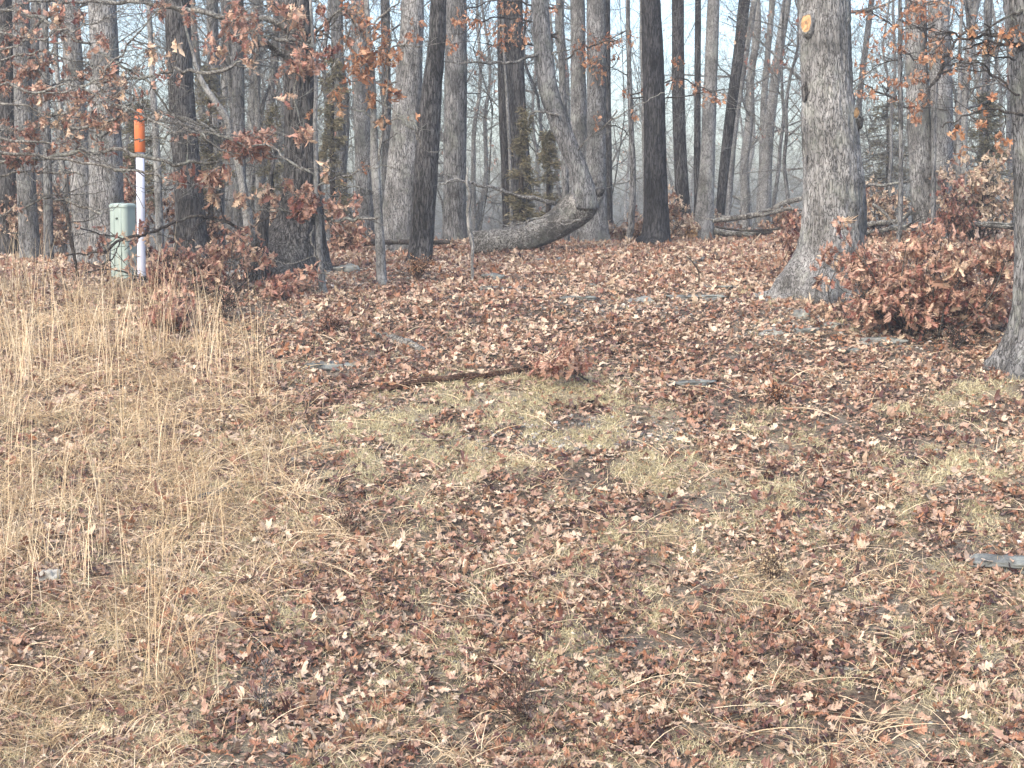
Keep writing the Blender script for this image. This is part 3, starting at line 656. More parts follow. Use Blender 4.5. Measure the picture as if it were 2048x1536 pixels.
tree('bent pale stem curving down right between the dark trunks on the left', [(392,128,8),(405,165,11),(432,205,13),(455,240,14),(462,285,14),(478,330,15),(490,400,17),(500,470,22),(505,515,26)], 'smooth', d=20.8, seed=50, k=16, crown=2, name='sapling', cat='young tree', top=1., low=5)
tree('short dark trunk in front of the dark oak base on its left', [(535,395,12),(528,440,20),(522,500,30),(517,568,38)], 'dark', d=18.6, seed=51, k=28, crown=3, name='sapling', cat='young tree', top=.7, low=2, fine=.004)
tree('thin pale trunk left of the dark oak in the bright gap', [(512,-30,12),(514,150,13),(517,320,14),(522,470,16)], 'smooth', d=30, seed=52, k=12, crown=6, low=5)
tree('grey trunk leaning left in the bright gap beside the dark oak', [(556,-30,14),(545,150,14),(530,300,15),(515,440,16)], 'smooth', d=33, seed=53, k=12, crown=6, low=5)
tree('mid grey trunk right of the dark oak', [(674,-30,24),(676,150,25),(680,300,25),(684,480,30)], 'grey', d=28, seed=54, k=20, crown=6, low=6)
tree('grey trunk just left of the pale sapling with orange leaves', [(716,-30,30),(720,150,32),(726,300,32),(730,480,38)], 'pale', d=28, seed=55, k=24, crown=6, low=6)
tree('darker trunk behind the pale sapling on its right', [(770,-30,18),(772,150,19),(774,330,20),(776,480,24)], 'grey', d=30, seed=56, k=16, crown=5, low=6)
tree('thin dead snag standing low in front of the pale trunks at the left', [(118,395,5),(130,410,7),(138,450,9),(144,490,9),(151,525,6)], 'twigdark', d=19.2, name='snag', cat='dead tree', seed=57, k=8, crown=0, top=.3, low=4, amp=0, twigmat='twigdark')

# ------------------------------------------------------------------ fallen, regrown tree
FT = empty('fallen_tree', at(985, 508), 'fallen oak trunk lying on the leaves and bending back up into a living stem', 'fallen tree'); fl = np.array(FT.location); fd = fl[1]
ct = [(941,490,46),(952,488,50),(975,487,52),(1005,484,54),(1040,478,54),(1080,466,54),(1115,448,58),(1142,428,66),(1164,410,66),(1183,396,48),(1200,384,26)]
pts = [[*P(x, y, fd+.15), w_/2/F*fd] for x, y, w_ in ct]; S = spline(pts, 130); tb = MB()
tb.tube(S[:,:3], S[:,3], 60, disp=trunk_disp(5, 3, 0, -9, .008)); tb.build('trunk', M['log'], FT, fl)
ct = [(1168,418,56),(1168,390,50),(1164,362,40),(1152,325,36),(1135,285,37),(1116,235,38),(1098,185,38),(1088,120,38),(1082,50,34),(1078,-30,32),(1070,-260,28),(1075,-600,20),(1060,-900,10)]
pts = [[*P(x, y, fd+.08), w_/2/F*fd] for x, y, w_ in ct]; S = spline(pts, 260); tb = MB()
tb.tube(S[:,:3], S[:,3], 48, disp=trunk_disp(6, 3, 0, -9, .006)); tb.build('stem', M['grey'], FT, fl)
tb = MB(); tb.tube([P(1186,392,fd+.1), P(1200,384,fd+.05), P(1208,377,fd)], [.075, .055, .022], 10, disp=trunk_disp(8, 3, 0, -9, .012)); tb.build('broken_stub', M['dark'], FT, fl)
tb = MB(); lf = Leaves()
limb(tb, None, [(1112,408,9),(1090,402,8),(1070,396,8),(1040,392,7),(1015,385,7),(990,376,7),(965,372,6),(940,366,6),(910,362,4),(878,368,2)], fd-.1, fd-.6, sub=3, subL=.3, wig=.01, k=7)
tb.build('dead_branch', M['log'], FT, fl)
tb = MB()
limb(tb, None, [(1095,110,5),(1110,105,4),(1140,100,3)], fd, sub=1)
limb(tb, None, [(1078,110,8),(1062,112,7),(1040,122,6),(1010,127,5),(980,124,5),(940,126,4),(905,125,3),(860,118,2)], fd, fd-.5, sub=6, subL=.35, wig=.02)
limb(tb, None, [(1155,305,4),(1175,280,3),(1205,255,3),(1240,230,3),(1285,205,2),(1330,185,2)], fd, fd-.6, sub=4, subL=.3)
limb(tb, None, [(1118,232,6),(1095,226,5),(1062,228,4),(1055,250,2)], fd-.1, sub=2, subL=.2)
limb(tb, None, [(1100,430,4),(1070,440,4),(1020,450,3),(985,440,2)], fd-.2, sub=5, subL=.25)
limb(tb, None, [(1160,440,4),(1130,448,4),(1090,445,3),(1040,458,2)], fd-.3, sub=4, subL=.25)
tips = []
for j in range(8):
    i = RS.randint(120, 250); a = RS.uniform(0, 6.28); grow(tb, S[i,:3], np.array([math.cos(a), math.sin(a), .4]), RS.uniform(.8, 1.6), .02, 2, tips)
tb.build('crown', M['twig'], FT, fl)
V, T = ICO[2]

def fallen(name, cat, label, ct, mt, d=None, sub=3, subL=.3, grp=None, k=8, wig=.015, dd=0, lift=0):
    p0 = at(*ct[0][:2]) if d is None else P(ct[0][0], ct[0][1], d)
    pts = []
    for x, y, w_ in ct:
        p = at(x, y) if d is None else P(x, y, d); pts.append([*(p+np.array([0, 0, w_/2/F*p[1]*.6+lift])), w_/2/F*p[1]])
    S = spline(pts, len(ct)*7); S[:,3] *= 1+.18*vn(np.stack([np.arange(len(S))*.7, np.zeros(len(S)), np.full(len(S), ct[0][0])], 1), 3)
    tb = MB(); tb.tube(S[:,:3], S[:,3], k, disp=trunk_disp(int(ct[0][0]) % 17, 3, 0, -9, .004 if ct[0][2] > 8 else 0)); tips = []
    for j in range(sub):
        i = RS.randint(2, len(S)-2); tg = S[i+1,:3]-S[i,:3]; tg /= np.linalg.norm(tg); a = RS.normal(0, 1, 3)*[1, 1, .3]; a[2] = abs(a[2])
        nd = tg+a*.6; nd /= np.linalg.norm(nd); grow(tb, S[i,:3], nd, subL*RS.uniform(.5, 1.3), max(S[i,3]*.45, .003), 1, tips, up=0, wob=.15, flat=.5)
    loc = pts[0][:3]; o = tb.build(name, M[mt], None, loc); tag(o, label, cat, grp); return o, S, tips
fallen('log', 'log', 'long dark rotting log on the ground left of the fallen oak', [(900,486,7),(880,487,9),(850,488,10),(790,487,10),(740,490,9),(700,494,6)], 'twigdark', d=fd+.5, sub=8)
fallen('fallen_branch', 'branch', 'long lichen covered limb arching from the massive oak to the spotted trunk', [(1612,398,10),(1585,404,10),(1560,412,11),(1545,424,11),(1515,432,11),(1480,438,11),(1440,442,10),(1425,444,7)], 'twig', d=24.5, sub=7, subL=.4)
fallen('fallen_branch', 'branch', 'second limb forking below the lichen covered limb', [(1608,422,6),(1575,420,7),(1545,428,8),(1520,434,6)], 'twig', d=24.3, sub=3)
fallen('log', 'log', 'grey log on the crest right of the spotted trunk', [(1428,466,13),(1460,470,14),(1500,470,12),(1545,464,8)], 'log', d=25.5, sub=4)
fallen('fallen_branch', 'branch', 'thin stick lying over the grey log on the crest', [(1430,455,5),(1480,462,5),(1530,462,5),(1570,456,4)], 'twigdark', d=25.2, sub=4)
fallen('fallen_branch', 'branch', 'limb sticking out right of the massive oak above the brush pile', [(1720,380,7),(1740,372,7),(1765,373,6),(1790,368,5),(1820,365,4)], 'twig', d=23.5, sub=4)
fallen('fallen_branch', 'branch', 'thick dark limb in the brush pile behind the shrub', [(1725,455,12),(1750,450,12),(1785,447,10),(1805,440,8),(1822,425,6)], 'log', d=23.2, sub=5)
fallen('fallen_branch', 'branch', 'slanting broken limb in the brush pile', [(1745,410,6),(1760,420,7),(1775,435,7),(1782,445,6)], 'twig', d=23.0, sub=2)
fallen('fallen_branch', 'branch', 'lower dark limb at the back of the brush pile', [(1730,470,9),(1760,464,8),(1800,458,8),(1825,452,6)], 'log', d=23.4, sub=5)
fallen('log', 'log', 'black log behind the shrub near the right edge tree', [(1930,450,12),(1965,452,13),(2010,456,14),(2040,458,12)], 'log', d=22.5, sub=4)
fallen('fallen_branch', 'branch', 'short mossy branch arching out of the leaves below the charcoal oak', [(1365,540,5),(1385,532,9),(1405,522,10),(1412,516,5)], 'log', sub=2)
fallen('fallen_branch', 'branch', 'curved dark twig in the leaves below the pale spotted trunk', [(1435,524,6),(1450,518,7),(1465,516,6),(1478,522,4)], 'twigdark', sub=2)
fallen('twig', 'twig', 'thin black twig standing in leaves under the charcoal oak', [(1398,570,3),(1397,545,3),(1385,525,3),(1372,512,2)], 'twigdark', d=at(1398,575)[1], sub=1, subL=.12)
o_, S_, tp = fallen('fallen_branch', 'branch', 'long dark brown stick across the centre of the slope', [(775,788,9),(810,780,12),(850,772,13),(900,767,13),(940,762,13),(965,762,10),(1000,756,7),(1030,750,6),(1060,746,4)], 'brownstick', sub=5, subL=.3, lift=.03)
fallen('fallen_branch', 'branch', 'thin side shoot rising from the long dark brown stick', [(925,762,5),(960,752,5),(1000,744,4),(1040,738,3)], 'brownstick', d=S_[20][1]-.02, sub=3, subL=.2)
fallen('fallen_branch', 'branch', 'reddish shoot curving down right of the long brown stick', [(970,764,5),(1000,776,4),(1040,782,4),(1080,780,3)], 'brownstick', sub=3, subL=.2)
fallen('twig', 'twig', 'straight thin dark twig right below the end of the brown stick', [(1068,795,3),(1100,812,5),(1135,835,5),(1166,855,6)], 'twigdark', sub=2, subL=.15)
fallen('log', 'log', 'short grey barked log chunk beyond the brown stick', [(748,672,12),(775,680,16),(800,688,18),(825,697,19),(846,708,15)], 'log', sub=0, k=14)
fallen('log', 'log', 'short grey stick piece in the dry grass left of centre', [(392,1002,12),(415,995,14),(440,988,13),(466,975,8)], 'log', sub=0, k=12)
fallen('fallen_branch', 'branch', 'thin curved dead stem lying below the dark oak', [(652,612,3),(700,613,4),(760,614,4),(800,625,3)], 'twigdark', sub=5, subL=.3)
fallen('fallen_branch', 'branch', 'dark twig lying right of the pale sapling foot', [(830,605,4),(880,604,5),(920,608,4),(950,625,3)], 'twigdark', sub=6, subL=.25)
fallen('twig', 'twig', 'small grey forked twig in the leaves right of centre', [(1705,1090,7),(1700,1070,6),(1690,1058,5),(1672,1050,3)], 'twig', sub=3, subL=.15)
fallen('twig', 'twig', 'grey broken stick among leaves at lower right', [(1625,1345,11),(1650,1342,10),(1690,1340,7),(1730,1345,4)], 'twig', sub=2, subL=.12)
fallen('twig', 'twig', 'dark stick in the moss at the bottom right', [(1665,1480,5),(1710,1482,7),(1760,1484,5)], 'twigdark', sub=1, subL=.1)
fallen('twig', 'twig', 'short bleached stick in the middle of the lower slope', [(892,1312,7),(910,1302,8),(925,1290,5)], 'twig', sub=0)

# ------------------------------------------------------------------ cabinet and marker
m, t, b, o = mat('pale_green_plastic'); c = coord(t)
t.links.new(mix(t, ramp(t, noise(t, mapping(t, c, (1,1,.3)), 7, 5, .7), [(.4, (0,0,0)), (.8, (.6,.6,.6))]), (.345,.425,.385), (.27,.335,.30)), b.inputs['Base Color']); b.inputs['Roughness'].default_value = .45; M['green'] = m
m, t, b, o = mat('dark_gap'); b.inputs['Base Color'].default_value = (.05,.07,.06,1); M['gap'] = m
pc = at(243, 560); cd = pc[1]; s = cd/F
CB = empty('utility_pedestal', pc, 'pale green plastic utility pedestal at the left edge of the woods', 'utility cabinet')
def prism(outline, z0, z1, bev=.004, top=True, off=(0,0,0)):
    o_ = np.array(outline, float); k = len(o_); cen = o_.mean(0); mb = MB()
    rings = [(1, z0), (1, z1-bev*2), (1-bev/.12, z1-bev*.6), (1-bev*2.5/.12, z1)]
    V = np.vstack([np.column_stack([(o_-cen)*sc+cen, np.full(k, z)]) for sc, z in rings]+[np.array([[*cen, z1+bev*.5]])])+np.array(off)
    i = np.arange(3)[:,None]*k; j = np.arange(k)[None,:]; j2 = (j+1) % k; jj = np.arange(k)
    mb.add(V, np.stack([i+j, i+j2, i+k+j2, i+k+j], -1).reshape(-1, 4), np.stack([3*k+jj, 3*k+(jj+1) % k, np.full(k, 4*k)], 1)); return mb
def rrect(wx, wy, r, n=6, flat=None):
    pts = []
    for cx, cy, a0 in ((wx-r, wy-r, 0), (-wx+r, wy-r, 90), (-wx+r, -wy+r, 180), (wx-r, -wy+r, 270)):
        for q in range(n+1):
            a = math.radians(a0+90*q/n); pts.append((cx+r*math.cos(a), cy+r*math.sin(a)))
    return pts
cw = 47*s/2; ch = (562-409)*s
a = math.radians(-24)
def rot(o_, a): return [(x*math.cos(a)-y*math.sin(a), x*math.sin(a)+y*math.cos(a)) for x, y in o_]
hexo = rrect(cw*.90, cw*.80, cw*.34, 5)
ploc = pc+np.array([0, cw, 0]); CB.location = [float(q) for q in ploc]; ploc[2] = H1(ploc[0], ploc[1]); CB.location[2] = float(ploc[2])
hz = pc[2]-ploc[2]
prism(rot(hexo, a), -.25, ch*.955+hz, .003, off=ploc).build('body', M['green'], CB, ploc, smooth=False)
prism([(x*1.07, y*1.07) for x, y in rot(hexo, a)], ch*.945+hz, ch*.998+hz, .012, off=ploc).build('lid', M['green'], CB, ploc, smooth=False)
mb = MB()
for sx in (-.35, .38):
    e = np.array(rot([(cw*sx, -cw*.80-.002)], a)[0]); mb.tube([ploc+[e[0], e[1], .02], ploc+[e[0], e[1], ch*.6], ploc+[e[0], e[1], ch*.93+hz]], [.006]*3, 8)
mb.build('rib', M['green'], CB, ploc)
mb = MB(); hx = [(x*1.012, y*1.012) for x, y in rot(hexo, a)]; prism(hx, ch*.50+hz, ch*.508+hz, .001, off=ploc).build('seam', M['gap'], CB, ploc, smooth=False)
e = np.array(rot([(0, -cw*.80)], a)[0]); mb = MB(); mb.tube([ploc+[e[0], e[1]+.01, ch*.80+hz], ploc+[e[0]-.006, e[1]-.014, ch*.80+hz]], [.014, .012], 14); mb.build('lock', M['gap'], CB, ploc)

m, t, b, o = mat('white_plastic_pipe'); c = coord(t)
t.links.new(mix(t, ramp(t, noise(t, mapping(t, c, (1,1,.25)), 14, 5, .7), [(.42, (0,0,0)), (.8, (.4,.4,.4))]), (.60,.635,.73), (.45,.47,.50)), b.inputs['Base Color']); b.inputs['Roughness'].default_value = .4; M['white'] = m
m, t, b, o = mat('orange_plastic_cap'); c = coord(t)
t.links.new(mix(t, ramp(t, noise(t, mapping(t, c, (1,1,1)), 10, 5, .7), [(.35, (0,0,0)), (.75, (.5,.5,.5))]), (.60,.155,.045), (.52,.19,.09)), b.inputs['Base Color']); b.inputs['Roughness'].default_value = .42; M['orangep'] = m
pm = at(283, 562); md = pm[1]; s = md/F
MK = empty('marker_post', pm, 'white plastic marker post with an orange domed cap beside the green pedestal', 'marker post')
bpt = P(283.5, 562, md); tpt = P(280, 304, md); top = P(276.5, 217, md); r = 8.2*s
dirv = (top-bpt); 
mb = MB(); mb.tube([bpt-np.array([0,0,.25]), bpt, (bpt+tpt)/2, tpt+dirv*.002], [r]*4, 28); mb.build('post', M['white'], MK, pm)
mb = MB(); dn_ = dirv/np.linalg.norm(dirv); r2 = 10*s
prof = [(0, 1), (.004, 1.06), (.012, 1.04)]; L_ = np.linalg.norm(top-tpt)
zs = [(-.004, 1.0), (0, 1.05), (L_*.5, 1.05), (L_*.78, 1.04), (L_*.80, .93), (L_*.835, .93), (L_*.85, 1.03)]+[(L_*.85+.012+r2*1.0*math.sin(q), 1.03*math.cos(q)) for q in np.linspace(.1, 1.53, 9)]
mb.tube([tpt+dn_*z for z, _ in zs], [r2*q for _, q in zs], 28); mb.build('cap', M['orangep'], MK, pm)
m, t, b, o = mat('faded_black_print'); b.inputs['Base Color'].default_value = (.10,.03,.02,1); b.inputs['Roughness'].default_value = .8; M['print'] = m
mb = MB()                                              # worn print marks: a small pictogram and text rules on the cap
def patch(u0, u1, v0, v1):
    th = np.linspace(u0, u1, 5); V = []
    for z in (v0, v1):
        for q in th: V.append(tpt+dn_*z+np.array([math.sin(q), -math.cos(q), 0])*(r2*1.05+.0015))
    mb.add(np.array(V), [[i, i+1, i+6, i+5] for i in range(4)])
for z in (.57,): patch(-.8+RS.uniform(0, .2), 0+RS.uniform(0, .3), L_*z*1.1, L_*z*1.1+.003)
mb.build('print', M['print'], MK, pm, smooth=False)

# ------------------------------------------------------------------ saplings with leaves and limbs
def hangers(lv, spots, size=.105):
    for x, y, rx, ry, n, tone, d in spots:
        c = P(x, y, d); s = d/F; lv.cluster(c, (rx*s, rx*s*.8, ry*s), n, size, tone, .22)
def stemmed(mb, lv, spots, frm, size=.105, r=.004, idx=None):
    MBS = mb  # twigs that carry each cluster back to the wood
    for x, y, rx, ry, n, tone, d in spots:
        c = P(x, y-ry*.4, d); A_ = np.array([f for f in frm]); j = int(np.argmin(np.linalg.norm(A_-c, axis=1)+.3*np.abs(A_[:,2]-c[2])))
        if idx is not None: mb = MBS[idx[j]]
        m_ = (A_[j]+c)/2+RS.normal(0, .05, 3); S = spline([[*A_[j], r*1.6], [*m_, r*1.2], [*c, r]], 9); mb.tube(S[:,:3], S[:,3], 5)
        tips = []
        for q in range(max(2, int(n/12))): grow(mb, c, rdir(np.array([0, -.2, -.1]), .8), rx*d/F*1.2, .003, 1, tips, up=-.1, wob=.25, nb=(3,))
    hangers(lv, spots, size)
YO = empty('sapling', at(647, 587), 'forked dark sapling carrying red brown leaf clusters in front of the dark oak', 'young tree'); yl = np.array(YO.location); yd = yl[1]
mb = MB(); tb = MB(); lv = Leaves()
ct = [(648,590,17),(644,560,15),(640,525,13),(638,480,13),(637,445,14),(634,425,12)]
S = spline([[*P(x, y, yd), w_/2/F*yd] for x, y, w_ in ct], 40); tb.tube(S[:,:3], S[:,3], 12, disp=trunk_disp(4, 3, .1, yl[2], .003))
S = spline([[*P(x, y, yd), w_/2/F*yd] for x, y, w_ in [(634,430,11),(632,380,10),(632,310,10),(630,240,9),(632,170,8),(626,90,7),(620,-20,6),(610,-200,4)]], 60); tb.tube(S[:,:3], S[:,3], 10); F1 = list(S[:,:3])
tb.build('trunk', M['smooth'], YO, yl)
for c_ in ([(637,440,5),(620,428,4),(600,424,4),(570,420,3),(530,418,3),(490,416,2)], [(634,372,5),(660,362,4),(690,350,4),(720,342,3),(760,335,2),(790,338,2)],
           [(638,432,7),(668,440,6),(700,440,7),(730,434,5),(760,436,3)], [(628,450,5),(622,480,4),(632,520,4),(640,560,3)], [(632,350,4),(600,335,4),(560,320,4),(520,300,4),(480,285,3),(440,262,3)],
           [(630,280,4),(600,250,3),(585,190,3),(600,130,3)], [(630,200,4),(650,160,3),(680,110,3),(700,60,3)], [(626,100,4),(600,70,3),(570,30,3),(540,0,2)]):
    S, _ = limb(mb, lv, c_, yd, yd-.25, sub=4, subL=.28, leaf=.03, lsize=.11, tone=.45, lv2=1, wig=.03); F1 += list(S[:,:3])
SPOT = [(500,290,50,32,150,.33,yd-.5),(470,300,30,22,32,.35,yd-.4),(530,270,26,22,26,.25,yd-.4),(615,400,34,34,90,.35,yd-.3),(600,420,26,20,30,.35,yd-.3),(608,270,18,20,26,.55,yd-.2),(612,122,32,28,55,.35,yd-.2),(596,135,20,20,22,.5,yd-.3),
        (420,362,20,22,24,.5,yd-.4),(380,352,40,22,40,.4,yd-.3),(445,345,26,16,22,.4,yd-.4),(428,395,12,26,20,.75,yd-.3),(482,400,18,16,20,.7,yd-.3),(530,385,16,18,16,.65,yd-.2),(575,372,14,14,12,.6,yd-.2),(668,412,16,20,22,.6,yd-.1),(652,340,10,22,10,.8,yd-.2),
        (480,30,44,30,60,.45,yd+.3),(500,75,30,34,36,.6,yd+.2),(430,95,26,30,26,.6,yd+.3),(590,30,26,30,34,.75,yd-.1),(550,15,20,20,20,.5,yd),(380,25,20,24,14,.5,yd+.3),(500,130,10,18,9,.8,yd),(455,60,14,20,12,.25,yd+.2),(536,520,20,12,16,.6,yd-.2),(625,540,20,18,18,.5,yd-.2)]
stemmed(mb, lv, SPOT, F1)
mb.build('branch', M['twig'], YO, yl); lv.build('foliage', M['hang'], YO, yl, 'oak', 1.3)

PS = empty('sapling', at(765, 572), 'pale sapling with bright orange leaf clusters left of the leaning blackish oak', 'young tree'); pl = np.array(PS.location); pd_ = pl[1]
mb = MB(); tb = MB(); lv = Leaves()
S = spline([[*P(x, y, pd_), w_/2/F*pd_] for x, y, w_ in [(765,575,27),(763,550,21),(761,500,19),(757,440,18),(753,380,18),(750,330,19),(748,280,15),(747,220,13),(744,150,12),(738,80,11),(732,-20,9),(725,-250,5)]], 90)
tb.tube(S[:,:3], S[:,3], 14, disp=trunk_disp(5, 3, .1, pl[2], .003)); F1 = list(S[20:,:3]); tb.build('trunk', M['smooth'], PS, pl)
for c_ in ([(751,332,8),(762,300,7),(770,250,6),(772,190,5),(778,120,4),(784,40,3)], [(748,240,4),(730,225,3),(700,215,3),(660,205,2)], [(747,200,4),(775,215,4),(805,240,4),(830,265,4),(842,285,3)],
           [(745,150,4),(720,120,3),(700,90,3),(690,40,3)], [(744,140,4),(770,110,4),(800,90,3),(840,95,3)], [(740,90,4),(715,60,3),(690,20,3)], [(752,390,4),(735,380,3),(705,372,3),(680,378,2)], [(756,440,4),(735,436,4),(700,438,4),(670,440,3)],
           [(770,250,4),(800,235,3),(830,250,3),(845,300,2)], [(740,60,4),(765,30,4),(800,0,3)]):
    S, _ = limb(mb, lv, c_, pd_, pd_-.2, sub=4, subL=.25, leaf=.04, lsize=.09, tone=.4, wig=.02); F1 += list(S[:,:3])
SPOT = [(745,110,34,34,70,.45,pd_-.2),(715,125,26,30,40,.4,pd_-.2),(775,105,28,26,44,.45,pd_-.15),(690,80,18,24,20,.6,pd_-.1),(730,60,24,28,32,.5,pd_),(765,60,20,22,20,.55,pd_),(800,100,10,16,11,.35,pd_-.1),(728,155,14,18,18,.35,pd_-.2),(778,180,12,26,20,.5,pd_-.1),(742,195,14,20,20,.6,pd_-.1),
        (673,190,16,20,20,.8,pd_-.2),(680,215,10,14,10,.8,pd_-.2),(760,245,16,14,14,.8,pd_-.1),(618,225,8,9,6,.6,pd_),(828,70,16,10,11,.3,pd_),(715,20,26,22,24,.5,pd_+.1),(690,170,10,14,8,.4,pd_),(800,190,8,8,5,.3,pd_),(730,335,10,14,9,.5,pd_)]
stemmed(mb, lv, SPOT, F1, .09)
mb.build('branch', M['twig'], PS, pl); lv.build('foliage', M['orange'], PS, pl, 'oak', 1.3)

# orange leaves high in the middle, on a branch reaching in from a trunk behind
MO = empty('sapling', P(980, 470, 22.5), 'thin crooked sapling with small orange leaves in front of the mid grey trunk', 'young tree')
MO.location = [float(q) for q in (*P(945, 560, at(945,560)[1])[:2], at(945,560)[2])]; ml = np.array(MO.location); mdp = ml[1]
tb = MB(); mb = MB(); lv = Leaves()
S = spline([[*P(x, y, mdp), w_/2/F*mdp] for x, y, w_ in [(946,572,6),(944,530,6),(945,490,7),(938,455,8),(936,420,8),(940,390,7),(934,365,7),(936,335,3)]], 50); tb.tube(S[:,:3], S[:,3], 8); tb.build('trunk', M['smooth'], MO, ml)
limb(mb, lv, [(935,368,5),(915,360,4),(895,363,3),(878,372,2)], mdp, sub=3, subL=.15); 
mb.build('branch', M['smooth'], MO, ml); MO['label'] = 'thin crooked bare stem standing in front of the mid grey crest trunk'

def hangtree(px, base, d, label, limbs, spots, mt='orange', size=.08, trunk=None, sub=4, leaf=.3, tone=.5, bm='twigdark'):
    b_ = np.array([*P(px, 500, d)[:2], 0]); b_[2] = H1(b_[0], b_[1])
    R_ = empty('oak_tree', b_, label, 'tree'); ms = []; ix = []; lv = Leaves(); F1 = []
    if trunk:
        tb = MB(); S = spline([[*P(x, y, d), w_/2/F*d] for x, y, w_ in trunk], 60)
        S = np.vstack([[*b_[:2], b_[2]-.2, S[0,3]*1.15], S]); tb.tube(S[:,:3], S[:,3], 20, disp=trunk_disp(3, 4, .1, b_[2], .004)); tb.build('trunk', M['grey'], R_, b_); F1 += list(S[:,:3])
    F1 = []
    for c_ in limbs:
        mb = MB(); ms.append(mb); S, _ = limb(mb, lv, c_, d, d-.5 if len(c_) > 3 else d, sub=sub, subL=.4, leaf=leaf, lsize=size, tone=tone, lv2=1, wig=.03); F1 += list(S[:,:3]); ix += [len(ms)-1]*len(S)
    stemmed(ms, lv, spots, F1, size, idx=ix)
    for mb in ms: mb.build('branch', M[bm], R_, b_)
    if not lv.p: return R_
    lv.build('foliage', M[mt], R_, b_, 'mid', 1.3); return R_
hangtree(1150, 0, 25.2, 'slim trunk behind the fallen stem holding orange leaves at the top', [[(1122,90,5),(1090,60,4),(1050,40,4),(1000,35,3),(950,45,3)], [(1122,60,5),(1080,85,4),(1030,95,3),(985,90,2)], [(1120,20,5),(1060,10,4),(1000,0,3),(930,20,3)], [(1126,120,4),(1160,100,3),(1190,90,3),(1230,80,3)]],
         [(1010,60,40,18,36,.5,24.6),(1040,80,26,16,24,.55,24.6),(1000,90,20,14,18,.4,24.6),(940,45,34,14,30,.35,24.6),(920,42,20,12,16,.4,24.6),(890,75,20,18,22,.5,24.4),(900,95,16,14,14,.4,24.4),(1010,15,40,16,28,.5,24.6),(1160,95,22,16,20,.4,24.8),(1100,20,30,14,18,.4,24.7),(1230,80,18,12,14,.25,24.8),(1195,90,14,14,10,.45,24.8),(960,110,10,10,8,.35,24.6)],
         trunk=[(1132,480,16),(1130,350,14),(1126,200,13),(1122,50,12),(1118,-60,11),(1110,-500,6)])
hangtree(1250, 0, 25.5, 'thin pale stem in the bright gap left of the charcoal oak, dotted with rust leaves', [[(1255,190,3),(1280,185,3),(1320,170,3),(1370,160,3),(1420,185,2)], [(1256,150,3),(1230,140,2),(1200,130,2)], [(1258,270,3),(1235,255,2),(1215,250,2)], [(1255,60,3),(1225,75,2),(1200,85,2)], [(1255,195,3),(1310,196,3),(1390,190,3),(1460,178,2)]],
         [(1302,184,24,14,26,.35,25),(1300,205,8,10,8,.5,25),(1248,186,12,10,10,.25,25.1),(1350,168,18,10,12,.35,25),(1388,175,12,12,9,.5,25),(1435,195,16,16,16,.4,24.8),(1268,230,10,12,9,.5,25.2),(1225,85,24,12,16,.35,25.1),(1195,232,10,10,8,.4,25.1),(1230,115,10,8,6,.4,25.2)],
         trunk=[(1262,455,13),(1266,350,12),(1262,250,11),(1258,120,9),(1255,0,8),(1250,-200,5)], sub=3)
hangtree(1790, 0, 23, 'slender tree between the massive oak and the pale grey pair, with hanging orange leaves', [[(1795,200,4),(1760,185,4),(1722,165,3)], [(1800,210,5),(1830,215,4),(1862,213,3)], [(1800,60,4),(1770,40,3),(1740,20,3)], [(1800,40,4),(1840,60,4),(1870,50,3)], [(1798,120,3),(1760,130,3),(1730,150,2)], [(1802,100,4),(1840,120,3),(1880,100,3)], [(1800,-10,4),(1840,10,3),(1880,0,3)]],
         [(1835,20,22,24,32,.3,22.6),(1850,36,26,12,22,.3,22.6),(1815,25,14,20,14,.4,22.7),(1855,120,20,14,18,.5,22.6),(1840,150,20,16,24,.4,22.6),(1810,165,24,12,22,.4,22.6),(1790,170,14,10,10,.3,22.7),(1880,95,9,18,14,.5,22.5),(1885,140,10,12,9,.5,22.5),(1830,225,14,24,34,.35,22.6),(1812,75,8,14,9,.2,22.7),(1740,190,24,12,16,.3,22.8),(1775,95,30,12,14,.3,22.8),(1800,100,14,10,9,.3,22.8),(1725,30,16,10,10,.3,22.8),(1880,8,16,12,13,.6,22.6),(1845,190,10,12,9,.5,22.6)],
         trunk=[(1800,460,10),(1802,300,9),(1800,150,9),(1800,0,7),(1795,-200,5)])
# limbs of the right edge tree and the dark branch in front of the pale pair
def limbs_of(parent, limbs, mtb, d, spots=(), size=.09, mt='orange', sub=4, leaf=.15, tone=.5, wig=.025, subL=.4):
    pl_ = np.array(parent.location); ms = []; ix = []; lv = Leaves(); F1 = []
    for c_ in limbs:
        mb = MB(); ms.append(mb); S, _ = limb(mb, lv, c_, d, d-.3, sub=sub, subL=subL, leaf=leaf, lsize=size, tone=tone, wig=wig); F1 += list(S[:,:3]); ix += [len(ms)-1]*len(S)
    if spots: stemmed(ms, lv, spots, F1, size, idx=ix)
    for mb in ms: mb.build('branch', M[mtb], parent, pl_)
    lv.build('foliage', M[mt], parent, pl_, 'mid', 1.2)
limbs_of(RT, [[(2045,98,14),(2020,85,10),(1990,74,8),(1960,72,6),(1930,76,5),(1905,70,4),(1880,62,3)], [(2042,90,8),(2000,85,5),(1960,86,4),(1925,100,3)], [(2045,230,7),(2020,226,5),(1985,217,4),(1950,225,4),(1920,235,3),(1885,255,3)],
               [(2040,190,5),(2015,175,4),(1985,150,4),(1955,125,4),(1915,132,3)], [(2030,120,4),(2005,118,3),(1970,110,3)], [(2045,20,6),(2010,40,5),(1975,60,4),(1940,90,3)]], 'twigdark', 14.9,
         [(1950,60,14,14,10,.6,14.7),(1975,95,18,10,12,.6,14.7),(1963,245,12,14,12,.5,14.6),(1985,195,12,10,7,.4,14.6),(2000,285,18,20,20,.5,14.8),(1915,265,12,16,12,.5,14.6)], size=.075, sub=5)
